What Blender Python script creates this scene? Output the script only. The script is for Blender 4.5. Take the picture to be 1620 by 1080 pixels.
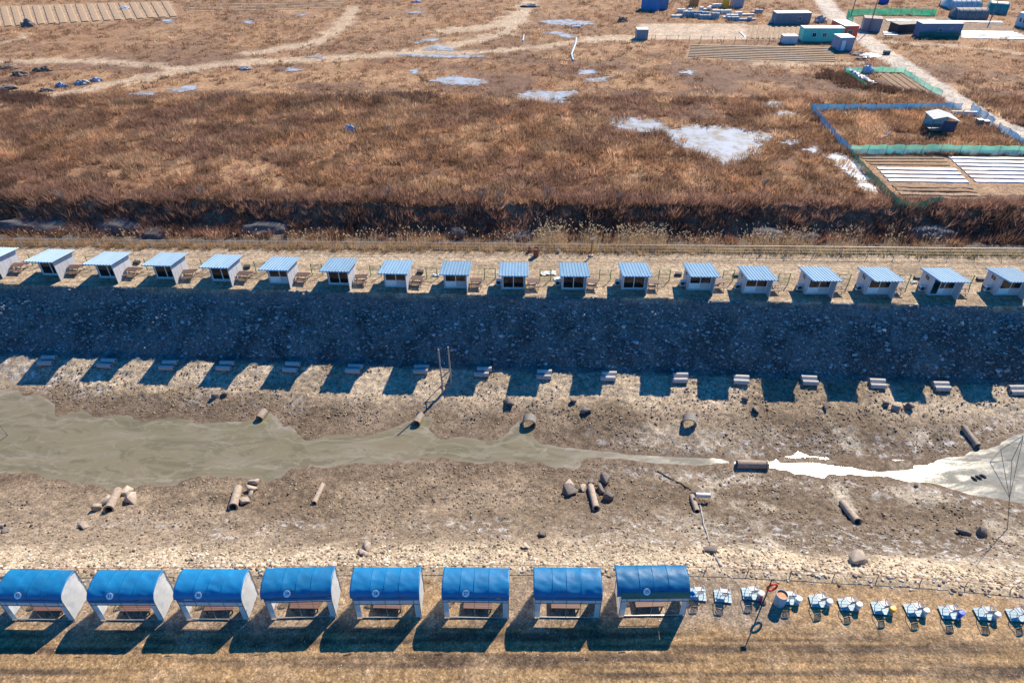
import bpy, bmesh, math, random
import numpy as np
from mathutils import Vector, Matrix
R = math.radians
random.seed(7); rng = np.random.default_rng(11)
for o in list(bpy.data.objects): bpy.data.objects.remove(o)
scene = bpy.context.scene
COL = scene.collection
# ------------------------------------------------------------------ camera
CAM_H, CAM_PITCH, CAM_F = 37.31, 37.0, 1080.0
cd = bpy.data.cameras.new('camera'); cam = bpy.data.objects.new('camera', cd); COL.objects.link(cam)
cam.location = (0, 0, CAM_H); cam.rotation_euler = (R(90 - CAM_PITCH), 0, 0)
cd.sensor_width = 36; cd.lens = 24; cd.clip_start = .5; cd.clip_end = 9000
scene.camera = cam
# ------------------------------------------------------------------ sky, sun, exposure
SUN_EL, SUN_AZ = 40.8, 33.4            # the sun stands behind the field, to the right
wd = bpy.data.worlds.new('World'); scene.world = wd; wd.use_nodes = True
nt = wd.node_tree
bg = nt.nodes['Background']
sky = nt.nodes.new('ShaderNodeTexSky'); sky.sky_type = 'NISHITA'; sky.sun_disc = False
sky.sun_elevation = R(SUN_EL); sky.sun_rotation = R(SUN_AZ)
sky.altitude = 50; sky.air_density = 1.0; sky.dust_density = 0.15; sky.ozone_density = 6.0
tn = nt.nodes.new('ShaderNodeMix'); tn.data_type = 'RGBA'; tn.blend_type = 'MULTIPLY'; tn.inputs[0].default_value = 1; tn.inputs[7].default_value = (.06, .88, 1.38, 1)   # clear deep blue winter sky
nt.links.new(sky.outputs[0], tn.inputs[6]); nt.links.new(tn.outputs[2], bg.inputs[0]); bg.inputs[1].default_value = 0.088
sl = bpy.data.lights.new('sun', 'SUN'); sl.energy = 5.0; sl.angle = R(.53); sl.color = (1, .885, .69)
so = bpy.data.objects.new('sun', sl); COL.objects.link(so)
so.rotation_euler = (R(90 - SUN_EL), 0, R(180 - SUN_AZ)); so.location = (40, 60, 80)
scene.view_settings.view_transform = 'Standard'; scene.view_settings.look = 'None'
scene.view_settings.exposure = 0.7; scene.view_settings.gamma = 1
scene.view_settings.use_curve_mapping = False
scene.render.engine = 'CYCLES'

# ------------------------------------------------------------------ noise
def _h(ix, iy, s):
    n = (ix.astype(np.int64) * 374761393 + iy.astype(np.int64) * 668265263 + s * 974711) & 0xffffffff
    n = ((n ^ (n >> 13)) * 1274126177) & 0xffffffff
    return ((n ^ (n >> 16)) & 0xffff) / 65535.0
def vn(x, y, s=0):
    x = np.asarray(x, float); y = np.asarray(y, float)
    ix = np.floor(x); iy = np.floor(y); fx = x - ix; fy = y - iy
    fx = fx * fx * (3 - 2 * fx); fy = fy * fy * (3 - 2 * fy)
    a = _h(ix, iy, s); b = _h(ix + 1, iy, s); c = _h(ix, iy + 1, s); d = _h(ix + 1, iy + 1, s)
    return (a * (1 - fx) + b * fx) * (1 - fy) + (c * (1 - fx) + d * fx) * fy
def fbm(x, y, s=0, o=4):
    t = 0; a = .5; m = 0
    for k in range(o):
        t = t + a * vn(x * 2 ** k, y * 2 ** k, s + k * 17); m += a; a *= .5
    return t / m
def sm(a, b, x):
    t = np.clip((x - a) / (b - a), 0, 1); return t * t * (3 - 2 * t)

# ------------------------------------------------------------------ picture -> place
TH = R(CAM_PITCH)
cF = np.array([0, math.cos(TH), -math.sin(TH)]); cU = np.array([0, math.sin(TH), math.cos(TH)])
def ray(x, y): return cF * CAM_F + np.array([x - 810., 0, 0]) - cU * (y - 540)
def un(x, y, z=0.):
    d = ray(x, y); t = (z - CAM_H) / d[2]
    return np.array([0, 0, CAM_H]) + t * d

# ------------------------------------------------------------------ terrain
WZ = -6.2
FAR = [(-160,606),(0,617),(62,619),(88,640),(96,655),(112,646),(135,649),(150,654),(187,652),(226,661),(275,652),(311,662),(363,666),(397,661),(410,655),(428,654),(447,673),(486,689),(530,680),(566,684),(597,680),(633,669),(654,660),(683,657),(690,675),(703,687),(745,689),(786,691),(806,683),(818,662),(838,660),(850,688),(860,700),(886,706),(945,709),(966,712),(997,716),(1041,718),(1075,719),(1137,722),(1166,723),(1216,726),(1239,724),(1262,714),(1286,724),(1335,722),(1361,720),(1433,724),(1475,727),(1524,720),(1545,711),(1576,701),(1604,686),(1620,682),(1800,655)]
NEAR = [(1800,830),(1617,797),(1573,792),(1532,784),(1480,771),(1444,770),(1415,763),(1371,756),(1345,750),(1309,748),(1304,755),(1286,750),(1262,748),(1216,743),(1166,741),(1137,738),(1075,737),(1041,736),(1028,734),(981,727),(948,727),(924,730),(922,740),(909,743),(901,740),(852,737),(800,731),(786,730),(763,735),(706,728),(659,730),(620,735),(556,739),(504,741),(460,746),(444,758),(426,768),(413,766),(404,756),(376,757),(332,755),(285,761),(280,768),(254,771),(220,771),(181,779),(135,774),(104,766),(52,758),(26,750),(0,749),(-160,742)]
WPOLY = np.array([un(x, y, WZ)[:2] for x, y in FAR + NEAR])
def poly_sd(X, Y, P):
    d2 = np.full(X.shape, 1e9); ins = np.zeros(X.shape, bool)
    n = len(P)
    for i in range(n):
        ax, ay = P[i]; bx, by = P[(i + 1) % n]
        ex, ey = bx - ax, by - ay
        t = np.clip(((X - ax) * ex + (Y - ay) * ey) / (ex * ex + ey * ey + 1e-12), 0, 1)
        d2 = np.minimum(d2, (X - ax - t * ex) ** 2 + (Y - ay - t * ey) ** 2)
        c = ((ay > Y) != (by > Y)) & (X < (bx - ax) * (Y - ay) / (by - ay + 1e-12) + ax)
        ins ^= c
    d = np.sqrt(d2)
    return np.where(ins, -d, d)
def line_d(X, Y, pts):
    d2 = np.full(np.shape(X), 1e9)
    for (ax, ay), (bx, by) in zip(pts[:-1], pts[1:]):
        ex, ey = bx - ax, by - ay
        t = np.clip(((X - ax) * ex + (Y - ay) * ey) / (ex * ex + ey * ey + 1e-12), 0, 1)
        d2 = np.minimum(d2, (X - ax - t * ex) ** 2 + (Y - ay - t * ey) ** 2)
    return np.sqrt(d2)
BARS = [[tuple(un(x, y, WZ)[:2]) for x, y in L_] for L_ in ([(1236,727),(1290,728),(1330,734),(1392,742),(1440,737)], [(1335,728),(1400,734),(1465,731)])]
RAIL = [(-40,25.35),(-26.55,25.48),(-10.3,25.66),(.8,25.7),(11.5,25.61),(15.4,25.43),(20,25.13),(25,24.8),(31,24.15),(40,23.2),(70,21.5)]
def near_crest(X): return np.interp(X, [p[0] for p in RAIL], [p[1] for p in RAIL]) + .25
def terrain(X, Y, relief=True, full=False):
    X = np.asarray(X, float); Y = np.asarray(Y, float)
    d = Y - near_crest(X); r = Y + .04 * X; s = Y + .02 * X
    dr = 57.1 - r
    pond = (d > 0) & (dr > 0)
    sd = np.full(X.shape, 30.)
    if pond.any():
        xp, yp = X[pond], Y[pond]; sd[pond] = poly_sd(xp, yp, WPOLY) + (fbm(xp * .45, yp * .45, 15) - .5) * (1.5 - 1.1 * sm(5, 8, xp) * sm(19, 16, xp))
        for bar in BARS: sd[pond] = np.maximum(sd[pond], .3 * fbm(xp * .9, yp * .9, 16) - .06 - line_d(xp, yp, bar))
    wob = (fbm(X * .25, Y * .25, 5) - .5)
    p = np.interp(sd, [-3, 0, 2, 6, 30], [-.25, 0, .2, .45, .6])
    nb = np.interp(d + wob * .6, [0, 2.7, 5.9, 9.4, 13.9, 16, 30], [0, -1.7, -3.8, -5.2, -6.1, -7, -9])
    fb = np.interp(dr + wob * (.25 + 1.1 * sm(2.5, .3, dr)), [0, .15, 4.5, 5.1, 8.4, 12, 20], [0, -.4, -5.08, -5.28, -5.78, -6.02, -6.2]) - .004 * X * sm(2, 4.7, dr) * sm(8, 5, dr)
    g = np.maximum(np.maximum(nb, fb) - WZ, p)
    zp = WZ + np.where(sd > 0, g * sm(-.3, 2.6, sd), p)
    # behind the huts: road, ditch, bank, field
    w2 = (fbm(X * .18, Y * .05, 31) - .5) * 1.6
    zd = np.interp(s + w2 * .5, [66.9, 70.0, 74.8, 77.6], [0, -2.5, -2.5, .25])
    zf = .25 + (fbm(X * .06, Y * .06, 9) - .5) * .2 * sm(77, 84, s)
    zb = np.where(s < 77.6, zd, zf)
    z = np.where(pond, zp, np.where(dr <= 0, zb, 0.))
    z = np.where(d <= 0, .06 * sm(-4.5, -7, d), z)
    e = sm(66, 60, np.abs(X)); z = np.where(Y < 66.9, z * e, z)
    if relief:
        bedm = pond & (dr > 5.0) & (sd > 0)
        cl = np.abs(fbm(X * 2.1, Y * 2.1, 3, 3) - .5) * 2
        z = z + np.where(bedm, ((fbm(X * 1.3, Y * 1.3, 21) - .5) * .2 - (1 - cl) ** 4 * .14) * sm(.2, 2.2, sd), 0)
        z = z + np.where(pond & (dr <= 5.0), (fbm(X * 1.6, Y * 1.6, 41) - .5) * .4 * sm(.7, 2, dr) * sm(5.2, 4.4, dr), 0)
        tr = fbm(X * .12, Y * 2.2, 51, 3) - .5
        z = z + np.where(d <= 0, tr * .05 * sm(-3.0, -4.2, d) + (fbm(X * 2, Y * 2, 6) - .5) * .05, 0)
        z = z + np.where((dr <= 0) & (s < 66.9), (fbm(X * .15, Y * 1.8, 52, 3) - .5) * .05 + (fbm(X * 2, Y * 2, 7) - .5) * .03, 0)
        z = z + np.where((s >= 66.9) & (s < 84), (fbm(X * .9, Y * .9, 61) - .5) * .45 * sm(66.9, 68, s), 0)
    if full: return z, d, r, s, dr, pond, sd
    return z
HGRID = []
def zt(x, y):
    """height of the built ground sheet"""
    for x0, y0, st, Z in HGRID:
        i, j = (x - x0) / st, (y - y0) / st; a, b = int(math.floor(i)), int(math.floor(j))
        if 0 <= a < Z.shape[1] - 1 and 0 <= b < Z.shape[0] - 1:
            u, v = i - a, j - b
            return float((Z[b, a] * (1 - u) + Z[b, a + 1] * u) * (1 - v) + (Z[b + 1, a] * (1 - u) + Z[b + 1, a + 1] * u) * v)
    return float(terrain(np.array([float(x)]), np.array([float(y)]), relief=True)[0])
def at(px, py):
    """point of the ground seen at a place in the photograph"""
    d = ray(px, py); k = d / -d[2]
    t = np.linspace(CAM_H - 3, CAM_H + 7.5, 400)
    X = k[0] * t; Y = k[1] * t; Z = CAM_H - t
    h = terrain(X, Y, relief=False)
    i = int(np.argmax(Z <= h))
    if i == 0: i = 399
    a = (Z[i - 1] - h[i - 1]); b = (h[i] - Z[i]); f = a / (a + b + 1e-9)
    q = t[i - 1] + f * (t[i] - t[i - 1])
    return Vector((k[0] * q, k[1] * q, CAM_H - q))
def pline(pts): return [tuple(at(x, y)[:2]) for x, y in pts]

# ------------------------------------------------------------------ materials
def nodes(m):
    m.use_nodes = True; t = m.node_tree
    return t, t.nodes, t.links, t.nodes['Principled BSDF']
def rampmix(t, fac, c1, c2):
    n = t.nodes.new('ShaderNodeMix'); n.data_type = 'RGBA'
    for i, c in ((6, c1), (7, c2)):
        if hasattr(c, 'links'): t.links.new(c, n.inputs[i])
        else: n.inputs[i].default_value = (*c, 1)
    if hasattr(fac, 'links'): t.links.new(fac, n.inputs[0])
    else: n.inputs[0].default_value = fac
    return n.outputs[2]
def noise_n(t, vec, scale, detail=5, rough=.6, dist=0):
    n = t.nodes.new('ShaderNodeTexNoise'); n.inputs['Scale'].default_value = scale
    n.inputs['Detail'].default_value = detail; n.inputs['Roughness'].default_value = rough
    n.inputs['Distortion'].default_value = dist
    if vec is not None: t.links.new(vec, n.inputs['Vector'])
    return n.outputs[0]
def mapr(t, v, a, b, c=0., d=1.):
    n = t.nodes.new('ShaderNodeMapRange'); t.links.new(v, n.inputs[0])
    for i, q in enumerate((a, b, c, d)): n.inputs[i + 1].default_value = q
    return n.outputs[0]
def math_n(t, op, a, b):
    n = t.nodes.new('ShaderNodeMath'); n.operation = op
    for i, q in enumerate((a, b)):
        if hasattr(q, 'links'): t.links.new(q, n.inputs[i])
        else: n.inputs[i].default_value = q
    return n.outputs[0]
def M(name, c1, c2=None, scale=4, rough=.7, metal=0, bump=0, bscale=30, lo=.4, hi=.62, rand=0, streak=None, spec=.5):
    """painted / wooden / stony surface: two tones, wear noise, fine relief, tint per object"""
    m = bpy.data.materials.new(name); t, N, L, b = nodes(m)
    tc = N.new('ShaderNodeTexCoord'); v = tc.outputs['Object']
    if streak:
        mp = N.new('ShaderNodeMapping'); mp.inputs['Scale'].default_value = streak; L.new(v, mp.inputs[0]); vs = mp.outputs[0]
    else: vs = v
    c2 = c2 or tuple(x * .75 for x in c1)
    f = mapr(t, noise_n(t, vs, scale, 6, .65), lo, hi)
    c = rampmix(t, f, c1, c2)
    if rand:
        oi = N.new('ShaderNodeObjectInfo')
        hs = N.new('ShaderNodeHueSaturation'); L.new(c, hs.inputs['Color'])
        L.new(mapr(t, oi.outputs['Random'], 0, 1, 1 - rand, 1 + rand), hs.inputs['Value']); c = hs.outputs[0]
    L.new(c, b.inputs['Base Color'])
    b.inputs['Roughness'].default_value = rough; b.inputs['Metallic'].default_value = metal
    b.inputs['Specular IOR Level'].default_value = spec
    if bump:
        bn = N.new('ShaderNodeBump'); bn.inputs['Strength'].default_value = bump; bn.inputs['Distance'].default_value = .02
        L.new(noise_n(t, vs, bscale, 6, .7), bn.inputs['Height']); L.new(bn.outputs[0], b.inputs['Normal'])
    return m
def ground_mat():
    """soil: colour of each zone from the 'base' attribute, broken up by noise at four sizes; frost from 'frost'"""
    m = bpy.data.materials.new('soil'); t, N, L, b = nodes(m)
    at_ = N.new('ShaderNodeAttribute'); at_.attribute_name = 'base'
    fr = N.new('ShaderNodeAttribute'); fr.attribute_name = 'frost'
    g = N.new('ShaderNodeNewGeometry'); P = g.outputs['Position']
    n1 = noise_n(t, P, .35, 4); n2 = noise_n(t, P, 2.2, 5, .7); n3 = noise_n(t, P, 9, 4, .75)
    vo = N.new('ShaderNodeTexVoronoi'); vo.inputs['Scale'].default_value = 5.5; L.new(P, vo.inputs['Vector'])
    k = math_n(t, 'MULTIPLY', mapr(t, n1, .3, .7, .8, 1.2), mapr(t, n2, .3, .7, .48, 1.45))
    k = math_n(t, 'MULTIPLY', k, mapr(t, n3, .32, .68, .42, 1.58))
    k = math_n(t, 'MULTIPLY', k, mapr(t, vo.outputs['Distance'], .1, .75, 1.1, .72))
    mx = N.new('ShaderNodeVectorMath'); mx.operation = 'SCALE'; L.new(at_.outputs['Color'], mx.inputs[0]); L.new(k, mx.inputs['Scale'])
    peb = N.new('ShaderNodeTexVoronoi'); peb.inputs['Scale'].default_value = 7; L.new(P, peb.inputs['Vector'])
    pm = math_n(t, 'MULTIPLY', mapr(t, peb.outputs['Distance'], .16, .24, 1, 0), mapr(t, noise_n(t, P, 1.1, 3), .5, .62))
    hs = N.new('ShaderNodeHueSaturation'); L.new(mx.outputs[0], hs.inputs['Color']); hs.inputs['Saturation'].default_value = .55; hs.inputs['Value'].default_value = 1.7
    c = rampmix(t, pm, mx.outputs[0], hs.outputs[0])
    ff = math_n(t, 'MULTIPLY', fr.outputs['Fac'], mapr(t, noise_n(t, P, 1.6, 7, .72, .6), .52, .66))
    c = rampmix(t, ff, c, (.78, .8, .84))
    L.new(c, b.inputs['Base Color']); b.inputs['Roughness'].default_value = .93
    b.inputs['Specular IOR Level'].default_value = .25
    bn = N.new('ShaderNodeBump'); bn.inputs['Strength'].default_value = .7; bn.inputs['Distance'].default_value = .06
    L.new(math_n(t, 'ADD', n3, math_n(t, 'MULTIPLY', n2, 1.2)), bn.inputs['Height']); L.new(bn.outputs[0], b.inputs['Normal'])
    return m
def vcol_mat(name, rough=.9, trans=0, amp=.25, nscale=3, spec=.3):
    m = bpy.data.materials.new(name); t, N, L, b = nodes(m)
    a = N.new('ShaderNodeAttribute'); a.attribute_name = 'base'
    g = N.new('ShaderNodeNewGeometry')
    k = mapr(t, noise_n(t, g.outputs['Position'], nscale, 4), .3, .7, 1 - amp, 1 + amp)
    mx = N.new('ShaderNodeVectorMath'); mx.operation = 'SCALE'; L.new(a.outputs['Color'], mx.inputs[0]); L.new(k, mx.inputs['Scale'])
    L.new(mx.outputs[0], b.inputs['Base Color']); b.inputs['Roughness'].default_value = rough
    b.inputs['Specular IOR Level'].default_value = spec
    if trans:
        tr = N.new('ShaderNodeBsdfTranslucent'); L.new(mx.outputs[0], tr.inputs[0])
        ms = N.new('ShaderNodeMixShader'); ms.inputs[0].default_value = trans
        L.new(b.outputs[0], ms.inputs[1]); L.new(tr.outputs[0], ms.inputs[2])
        L.new(ms.outputs[0], N['Material Output'].inputs[0])
    return m
def water_mat():
    m = bpy.data.materials.new('muddy_ice'); t, N, L, b = nodes(m)
    g = N.new('ShaderNodeNewGeometry'); mp = N.new('ShaderNodeMapping'); mp.inputs['Scale'].default_value = (.4, 1, 1)
    L.new(g.outputs['Position'], mp.inputs[0]); P = mp.outputs[0]
    sh = N.new('ShaderNodeAttribute'); sh.attribute_name = 'frost'; S = sh.outputs['Fac']      # metres from the shore, negative inside
    c = rampmix(t, mapr(t, noise_n(t, P, .11, 4, .55, .5), .38, .62), (.205, .170, .102), (.16, .144, .074))
    c = rampmix(t, mapr(t, noise_n(t, P, .2, 5, .6, 1.2), .5, .7, 0, .7), c, (.26, .225, .165))
    c = rampmix(t, mapr(t, noise_n(t, P, .38, 6, .62, 2.6), .5, .58, 0, .55), c, (.125, .105, .055))
    sx = N.new('ShaderNodeSeparateXYZ'); L.new(g.outputs['Position'], sx.inputs[0])
    ice = math_n(t, 'MULTIPLY', mapr(t, sx.outputs[0], 3, 19), mapr(t, noise_n(t, P, .5, 5, .65, .8), .38, .6, .35, .95))
    c = rampmix(t, ice, c, (.27, .255, .22))
    ph = math_n(t, 'ADD', math_n(t, 'MULTIPLY', S, 5.0), math_n(t, 'MULTIPLY', noise_n(t, P, .35, 4, .6, 1.5), 16))
    bd = N.new('ShaderNodeMath'); bd.operation = 'SINE'; L.new(ph, bd.inputs[0])
    band = math_n(t, 'MULTIPLY', mapr(t, bd.outputs[0], .55, 1), mapr(t, S, -1.9, -.2))
    c = rampmix(t, math_n(t, 'MULTIPLY', band, .5), c, (.38, .335, .275))
    c = rampmix(t, mapr(t, S, -.55, .15, 0, .75), c, (.25, .205, .16))
    wv = noise_n(t, P, .26, 4, .55, 2.2)
    ln = math_n(t, 'MULTIPLY', mapr(t, wv, .485, .5), mapr(t, wv, .5, .515, 1, 0))
    c = rampmix(t, math_n(t, 'MULTIPLY', ln, .16), c, (.42, .39, .33))
    c = rampmix(t, mapr(t, noise_n(t, P, 18, 3), .55, .8, 0, .3), c, (.36, .33, .27))
    L.new(c, b.inputs['Base Color'])
    L.new(mapr(t, noise_n(t, P, .5, 5, .65, 1.6), .42, .58, .10, .24), b.inputs['Roughness']); b.inputs['Specular IOR Level'].default_value = .5
    bn = N.new('ShaderNodeBump'); bn.inputs['Strength'].default_value = .6; bn.inputs['Distance'].default_value = .025
    L.new(math_n(t, 'ADD', noise_n(t, P, 1.3, 6, .65, .9), math_n(t, 'MULTIPLY', noise_n(t, P, 7, 4), .25)), bn.inputs['Height']); L.new(bn.outputs[0], b.inputs['Normal'])
    return m

def ice_mat(name, c1, c2):
    """thin ice: dirty and broken up, thinning out toward its edge ('frost' holds metres from the edge)"""
    m = bpy.data.materials.new(name); t, N, L, b = nodes(m)
    g = N.new('ShaderNodeNewGeometry'); P = g.outputs['Position']; sh = N.new('ShaderNodeAttribute'); sh.attribute_name = 'frost'
    c = rampmix(t, mapr(t, noise_n(t, P, .5, 6, .65), .45, .62), c1, c2); L.new(c, b.inputs['Base Color'])
    b.inputs['Roughness'].default_value = .5; b.inputs['Specular IOR Level'].default_value = .12
    e = math_n(t, 'ADD', sh.outputs['Fac'], mapr(t, noise_n(t, P, .9, 7, .72, .4), .25, .75, -1.5, 1.5))
    tr = N.new('ShaderNodeBsdfTransparent'); ms = N.new('ShaderNodeMixShader'); L.new(mapr(t, e, -.25, .35), ms.inputs[0])
    L.new(b.outputs[0], ms.inputs[1]); L.new(tr.outputs[0], ms.inputs[2]); L.new(ms.outputs[0], N['Material Output'].inputs[0])
    return m
# ------------------------------------------------------------------ mesh helpers
def npmesh(name, V, F, mat=None, col=None, frost=None, smooth=False):
    V = np.ascontiguousarray(V, np.float32); F = np.ascontiguousarray(F, np.int32)
    me = bpy.data.meshes.new(name); k = F.shape[1]
    me.vertices.add(len(V)); me.vertices.foreach_set('co', V.ravel())
    me.loops.add(F.size); me.loops.foreach_set('vertex_index', F.ravel())
    me.polygons.add(len(F)); me.polygons.foreach_set('loop_start', np.arange(0, F.size, k, dtype=np.int32))
    me.update(calc_edges=True); me.validate()
    if smooth: me.polygons.foreach_set('use_smooth', np.ones(len(F), bool))
    if col is not None:
        a = me.color_attributes.new('base', 'FLOAT_COLOR', 'POINT')
        a.data.foreach_set('color', np.ascontiguousarray(np.c_[col, np.ones(len(col))], np.float32).ravel())
    if frost is not None:
        a = me.attributes.new('frost', 'FLOAT', 'POINT'); a.data.foreach_set('value', np.ascontiguousarray(frost, np.float32))
    if mat: me.materials.append(mat)
    return me
def link(name, me, parent=None, loc=None, rz=0):
    o = bpy.data.objects.new(name, me); COL.objects.link(o); o.parent = parent
    if loc is not None: o.location = loc
    o.rotation_euler.z = rz
    return o
def tag(o, label, cat, group=None, kind=None):
    o['label'] = label; o['category'] = cat
    if group: o['group'] = group
    if kind: o['kind'] = kind
    return o
def struct(o, label, cat):
    o['kind'] = 'structure'; o['label'] = label; o['category'] = cat; return o
def empty(name, loc=(0, 0, 0), rz=0):
    o = bpy.data.objects.new(name, None); COL.objects.link(o); o.location = loc; o.rotation_euler.z = rz
    o.empty_display_size = .2
    return o
def copy_tree(o, parent=None):
    c = o.copy(); COL.objects.link(c); c.parent = parent
    for ch in list(o.children):
        copy_tree(ch, c)
    return c
class MB:
    def __init__(s): s.v = []; s.f = []
    def add(s, vs, fs):
        n = len(s.v); s.v += [tuple(x) for x in vs]; s.f += [tuple(i + n for i in f) for f in fs]; return s
    def box(s, c, d, rot=None):
        x, y, z = d[0] / 2, d[1] / 2, d[2] / 2
        vs = [Vector((a * x, b * y, e * z)) for e in (-1, 1) for a, b in ((-1, -1), (1, -1), (1, 1), (-1, 1))]
        if rot is not None: vs = [rot @ v for v in vs]
        c = Vector(c)
        return s.add([v + c for v in vs], [(3, 2, 1, 0), (4, 5, 6, 7), (0, 1, 5, 4), (1, 2, 6, 5), (2, 3, 7, 6), (3, 0, 4, 7)])
    def span(s, a, b): return s.box([(a[i] + b[i]) / 2 for i in range(3)], [abs(b[i] - a[i]) for i in range(3)])
    def tube(s, p, q, r, n=8, r2=None):
        p, q = Vector(p), Vector(q); d = (q - p)
        if d.length < 1e-6: return s
        d.normalize(); u = d.orthogonal().normalized(); w = d.cross(u); r2 = r if r2 is None else r2
        vs = []
        for c, rr in ((p, r), (q, r2)):
            vs += [c + (u * math.cos(6.28319 * i / n) + w * math.sin(6.28319 * i / n)) * rr for i in range(n)]
        fs = [(i, (i + 1) % n, n + (i + 1) % n, n + i) for i in range(n)] + [tuple(range(n))[::-1], tuple(range(n, 2 * n))]
        return s.add(vs, fs)
    def path(s, pts, r, n=6):
        for a, b in zip(pts[:-1], pts[1:]): s.tube(a, b, r, n)
        return s
    def pipe(s, p, q, ro, ri, n=20):
        p, q = Vector(p), Vector(q); d = (q - p).normalized(); u = d.orthogonal().normalized(); w = d.cross(u)
        vs = []
        for c, rr in ((p, ro), (q, ro), (q, ri), (p, ri)):
            vs += [c + (u * math.cos(6.28319 * i / n) + w * math.sin(6.28319 * i / n)) * rr for i in range(n)]
        fs = []
        for k in range(4):
            a, b = k * n, ((k + 1) % 4) * n
            fs += [(a + i, a + (i + 1) % n, b + (i + 1) % n, b + i) for i in range(n)]
        return s.add(vs, fs)
    def lathe(s, prof, n=16, c=(0, 0, 0)):
        c = Vector(c); vs = []
        for r, z in prof: vs += [c + Vector((r * math.cos(6.28319 * i / n), r * math.sin(6.28319 * i / n), z)) for i in range(n)]
        fs = []
        for k in range(len(prof) - 1):
            a, b = k * n, (k + 1) * n
            fs += [(a + i, a + (i + 1) % n, b + (i + 1) % n, b + i) for i in range(n)]
        return s.add(vs, fs)
    def prism(s, pts, axis, a, b):
        """outline pts (2D) pushed from a to b along axis"""
        def p3(p, t):
            return {'x': (t, p[0], p[1]), 'y': (p[0], t, p[1]), 'z': (p[0], p[1], t)}[axis]
        n = len(pts)
        vs = [p3(p, a) for p in pts] + [p3(p, b) for p in pts]
        return s.add(vs, [tuple(range(n))[::-1], tuple(range(n, 2 * n))] + [(i, (i + 1) % n, n + (i + 1) % n, n + i) for i in range(n)])
    def mesh(s, name, mat, smooth=False):
        me = bpy.data.meshes.new(name); me.from_pydata(s.v, [], s.f)
        bm = bmesh.new(); bm.from_mesh(me); bmesh.ops.recalc_face_normals(bm, faces=bm.faces); bm.to_mesh(me); bm.free()
        me.materials.append(mat)
        if smooth:
            me.polygons.foreach_set('use_smooth', [True] * len(me.polygons))
        me.update(); return me
    def build(s, name, mat, parent=None, loc=None, rz=0, smooth=False):
        return link(name, s.mesh(name, mat, smooth), parent, loc, rz)
ORD = ['first','second','third','fourth','fifth','sixth','seventh','eighth','ninth','tenth','eleventh','twelfth','thirteenth','fourteenth','fifteenth','sixteenth','seventeenth','eighteenth','nineteenth','twentieth']
def auto_smooth(me, ang=40):
    bm = bmesh.new(); bm.from_mesh(me)
    for f in bm.faces: f.smooth = True
    for e in bm.edges: e.smooth = e.calc_face_angle(0) < R(ang)
    bm.to_mesh(me); bm.free(); return me
# ================================================================== GROUND
SOIL = ground_mat()
TRACKS = [([(838,4),(818,30),(800,52),(740,68),(640,85),(520,92),(420,97),(330,105),(275,112),(200,128),(120,146),(40,160),(-40,172)], 2.3),
          ([(640,85),(760,83),(860,73),(960,62),(1010,66)], 1.5), ([(-20,97),(100,96),(200,100),(280,109)], 1.6),
          ([(560,12),(545,40),(500,68),(400,85)], 2.2), ([(700,50),(790,40),(820,20)], 3.0), ([(930,62),(1000,60)], 2.4),
          ([(1395,66),(1500,72),(1640,86)], 1.3), ([(1185,100),(1260,103),(1360,100)], .9), ([(1200,22),(1300,24)], 1.1),
          ([(-20,74),(40,60),(35,52)], .8)]
TRACKW = [(pline(p), w) for p, w in TRACKS]
ROAD = pline([(1285,-22),(1310,12),(1345,45),(1400,85),(1470,130),(1540,175),(1640,226),(1800,300)])
PLOTS = [[(1010,38),(1180,38),(1183,63),(1018,63)], [(1183,40),(1272,40),(1268,62),(1186,62)], [(1092,70),(1318,75),(1323,100),(1085,92)],
         [(1384,114),(1428,114),(1480,150),(1432,152)], [(1352,246),(1700,248),(1740,318),(1425,318)], [(1345,27),(1560,27),(1640,62),(1390,58)],
         [(-60,12),(270,2),(282,27),(-60,46)]]
PLOTW = [np.array(pline(p)) for p in PLOTS]
PUD = [[(958,192),(985,184),(1000,186),(1040,190),(1055,205),(1075,206),(1085,200),(1110,198),(1160,201),(1195,206),(1222,212),(1215,220),(1200,224),(1203,240),(1180,250),(1165,262),(1145,262),(1130,252),(1105,245),(1085,235),(1070,232),(1060,218),(1040,212),(1010,208),(975,203)],
 [(683,128),(700,123),(718,120),(740,124),(765,126),(772,131),(760,135),(735,135),(705,134)],
 [(810,155),(830,147),(850,145),(880,146),(905,143),(916,148),(895,156),(890,163),(870,166),(845,163),(830,158)],
 [(852,35),(880,31),(905,32),(935,35),(938,39),(900,41),(872,39)], [(908,116),(920,112),(938,111),(946,114),(935,119),(915,119)],
 [(926,127),(940,124),(966,122),(960,127),(945,131),(930,130)], [(1074,115),(1090,112),(1102,114),(1095,119)], [(205,149),(220,145),(246,147),(240,152),(215,152)],
 [(268,142),(290,137),(312,136),(308,142),(285,147)], [(648,114),(656,110),(664,113),(658,119)], [(672,79),(690,72),(720,76),(712,81)],
 [(656,69),(672,62),(700,61),(690,66)], [(630,86),(680,87),(764,88),(766,91),(700,92),(640,89)], [(489,91),(500,88),(512,89),(506,93)], [(440,111),(455,108),(478,111),(465,114)],
 [(255,33),(265,31),(276,33),(268,37)], [(384,36),(393,33),(402,36),(396,40)], [(640,21),(655,19),(672,19),(662,22)], [(464,25),(475,23),(486,24),(478,27)],
 [(858,52),(880,50),(905,56),(912,62),(895,60),(875,55)], [(1222,182),(1240,176),(1262,180),(1255,188),(1232,188)], [(1200,222),(1215,214),(1226,220),(1212,226)], [(1235,226),(1250,219),(1268,225),(1252,230)], [(1275,238),(1288,232),(1298,238),(1286,244)], [(1198,168),(1216,160),(1240,163),(1232,172)]]
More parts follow.
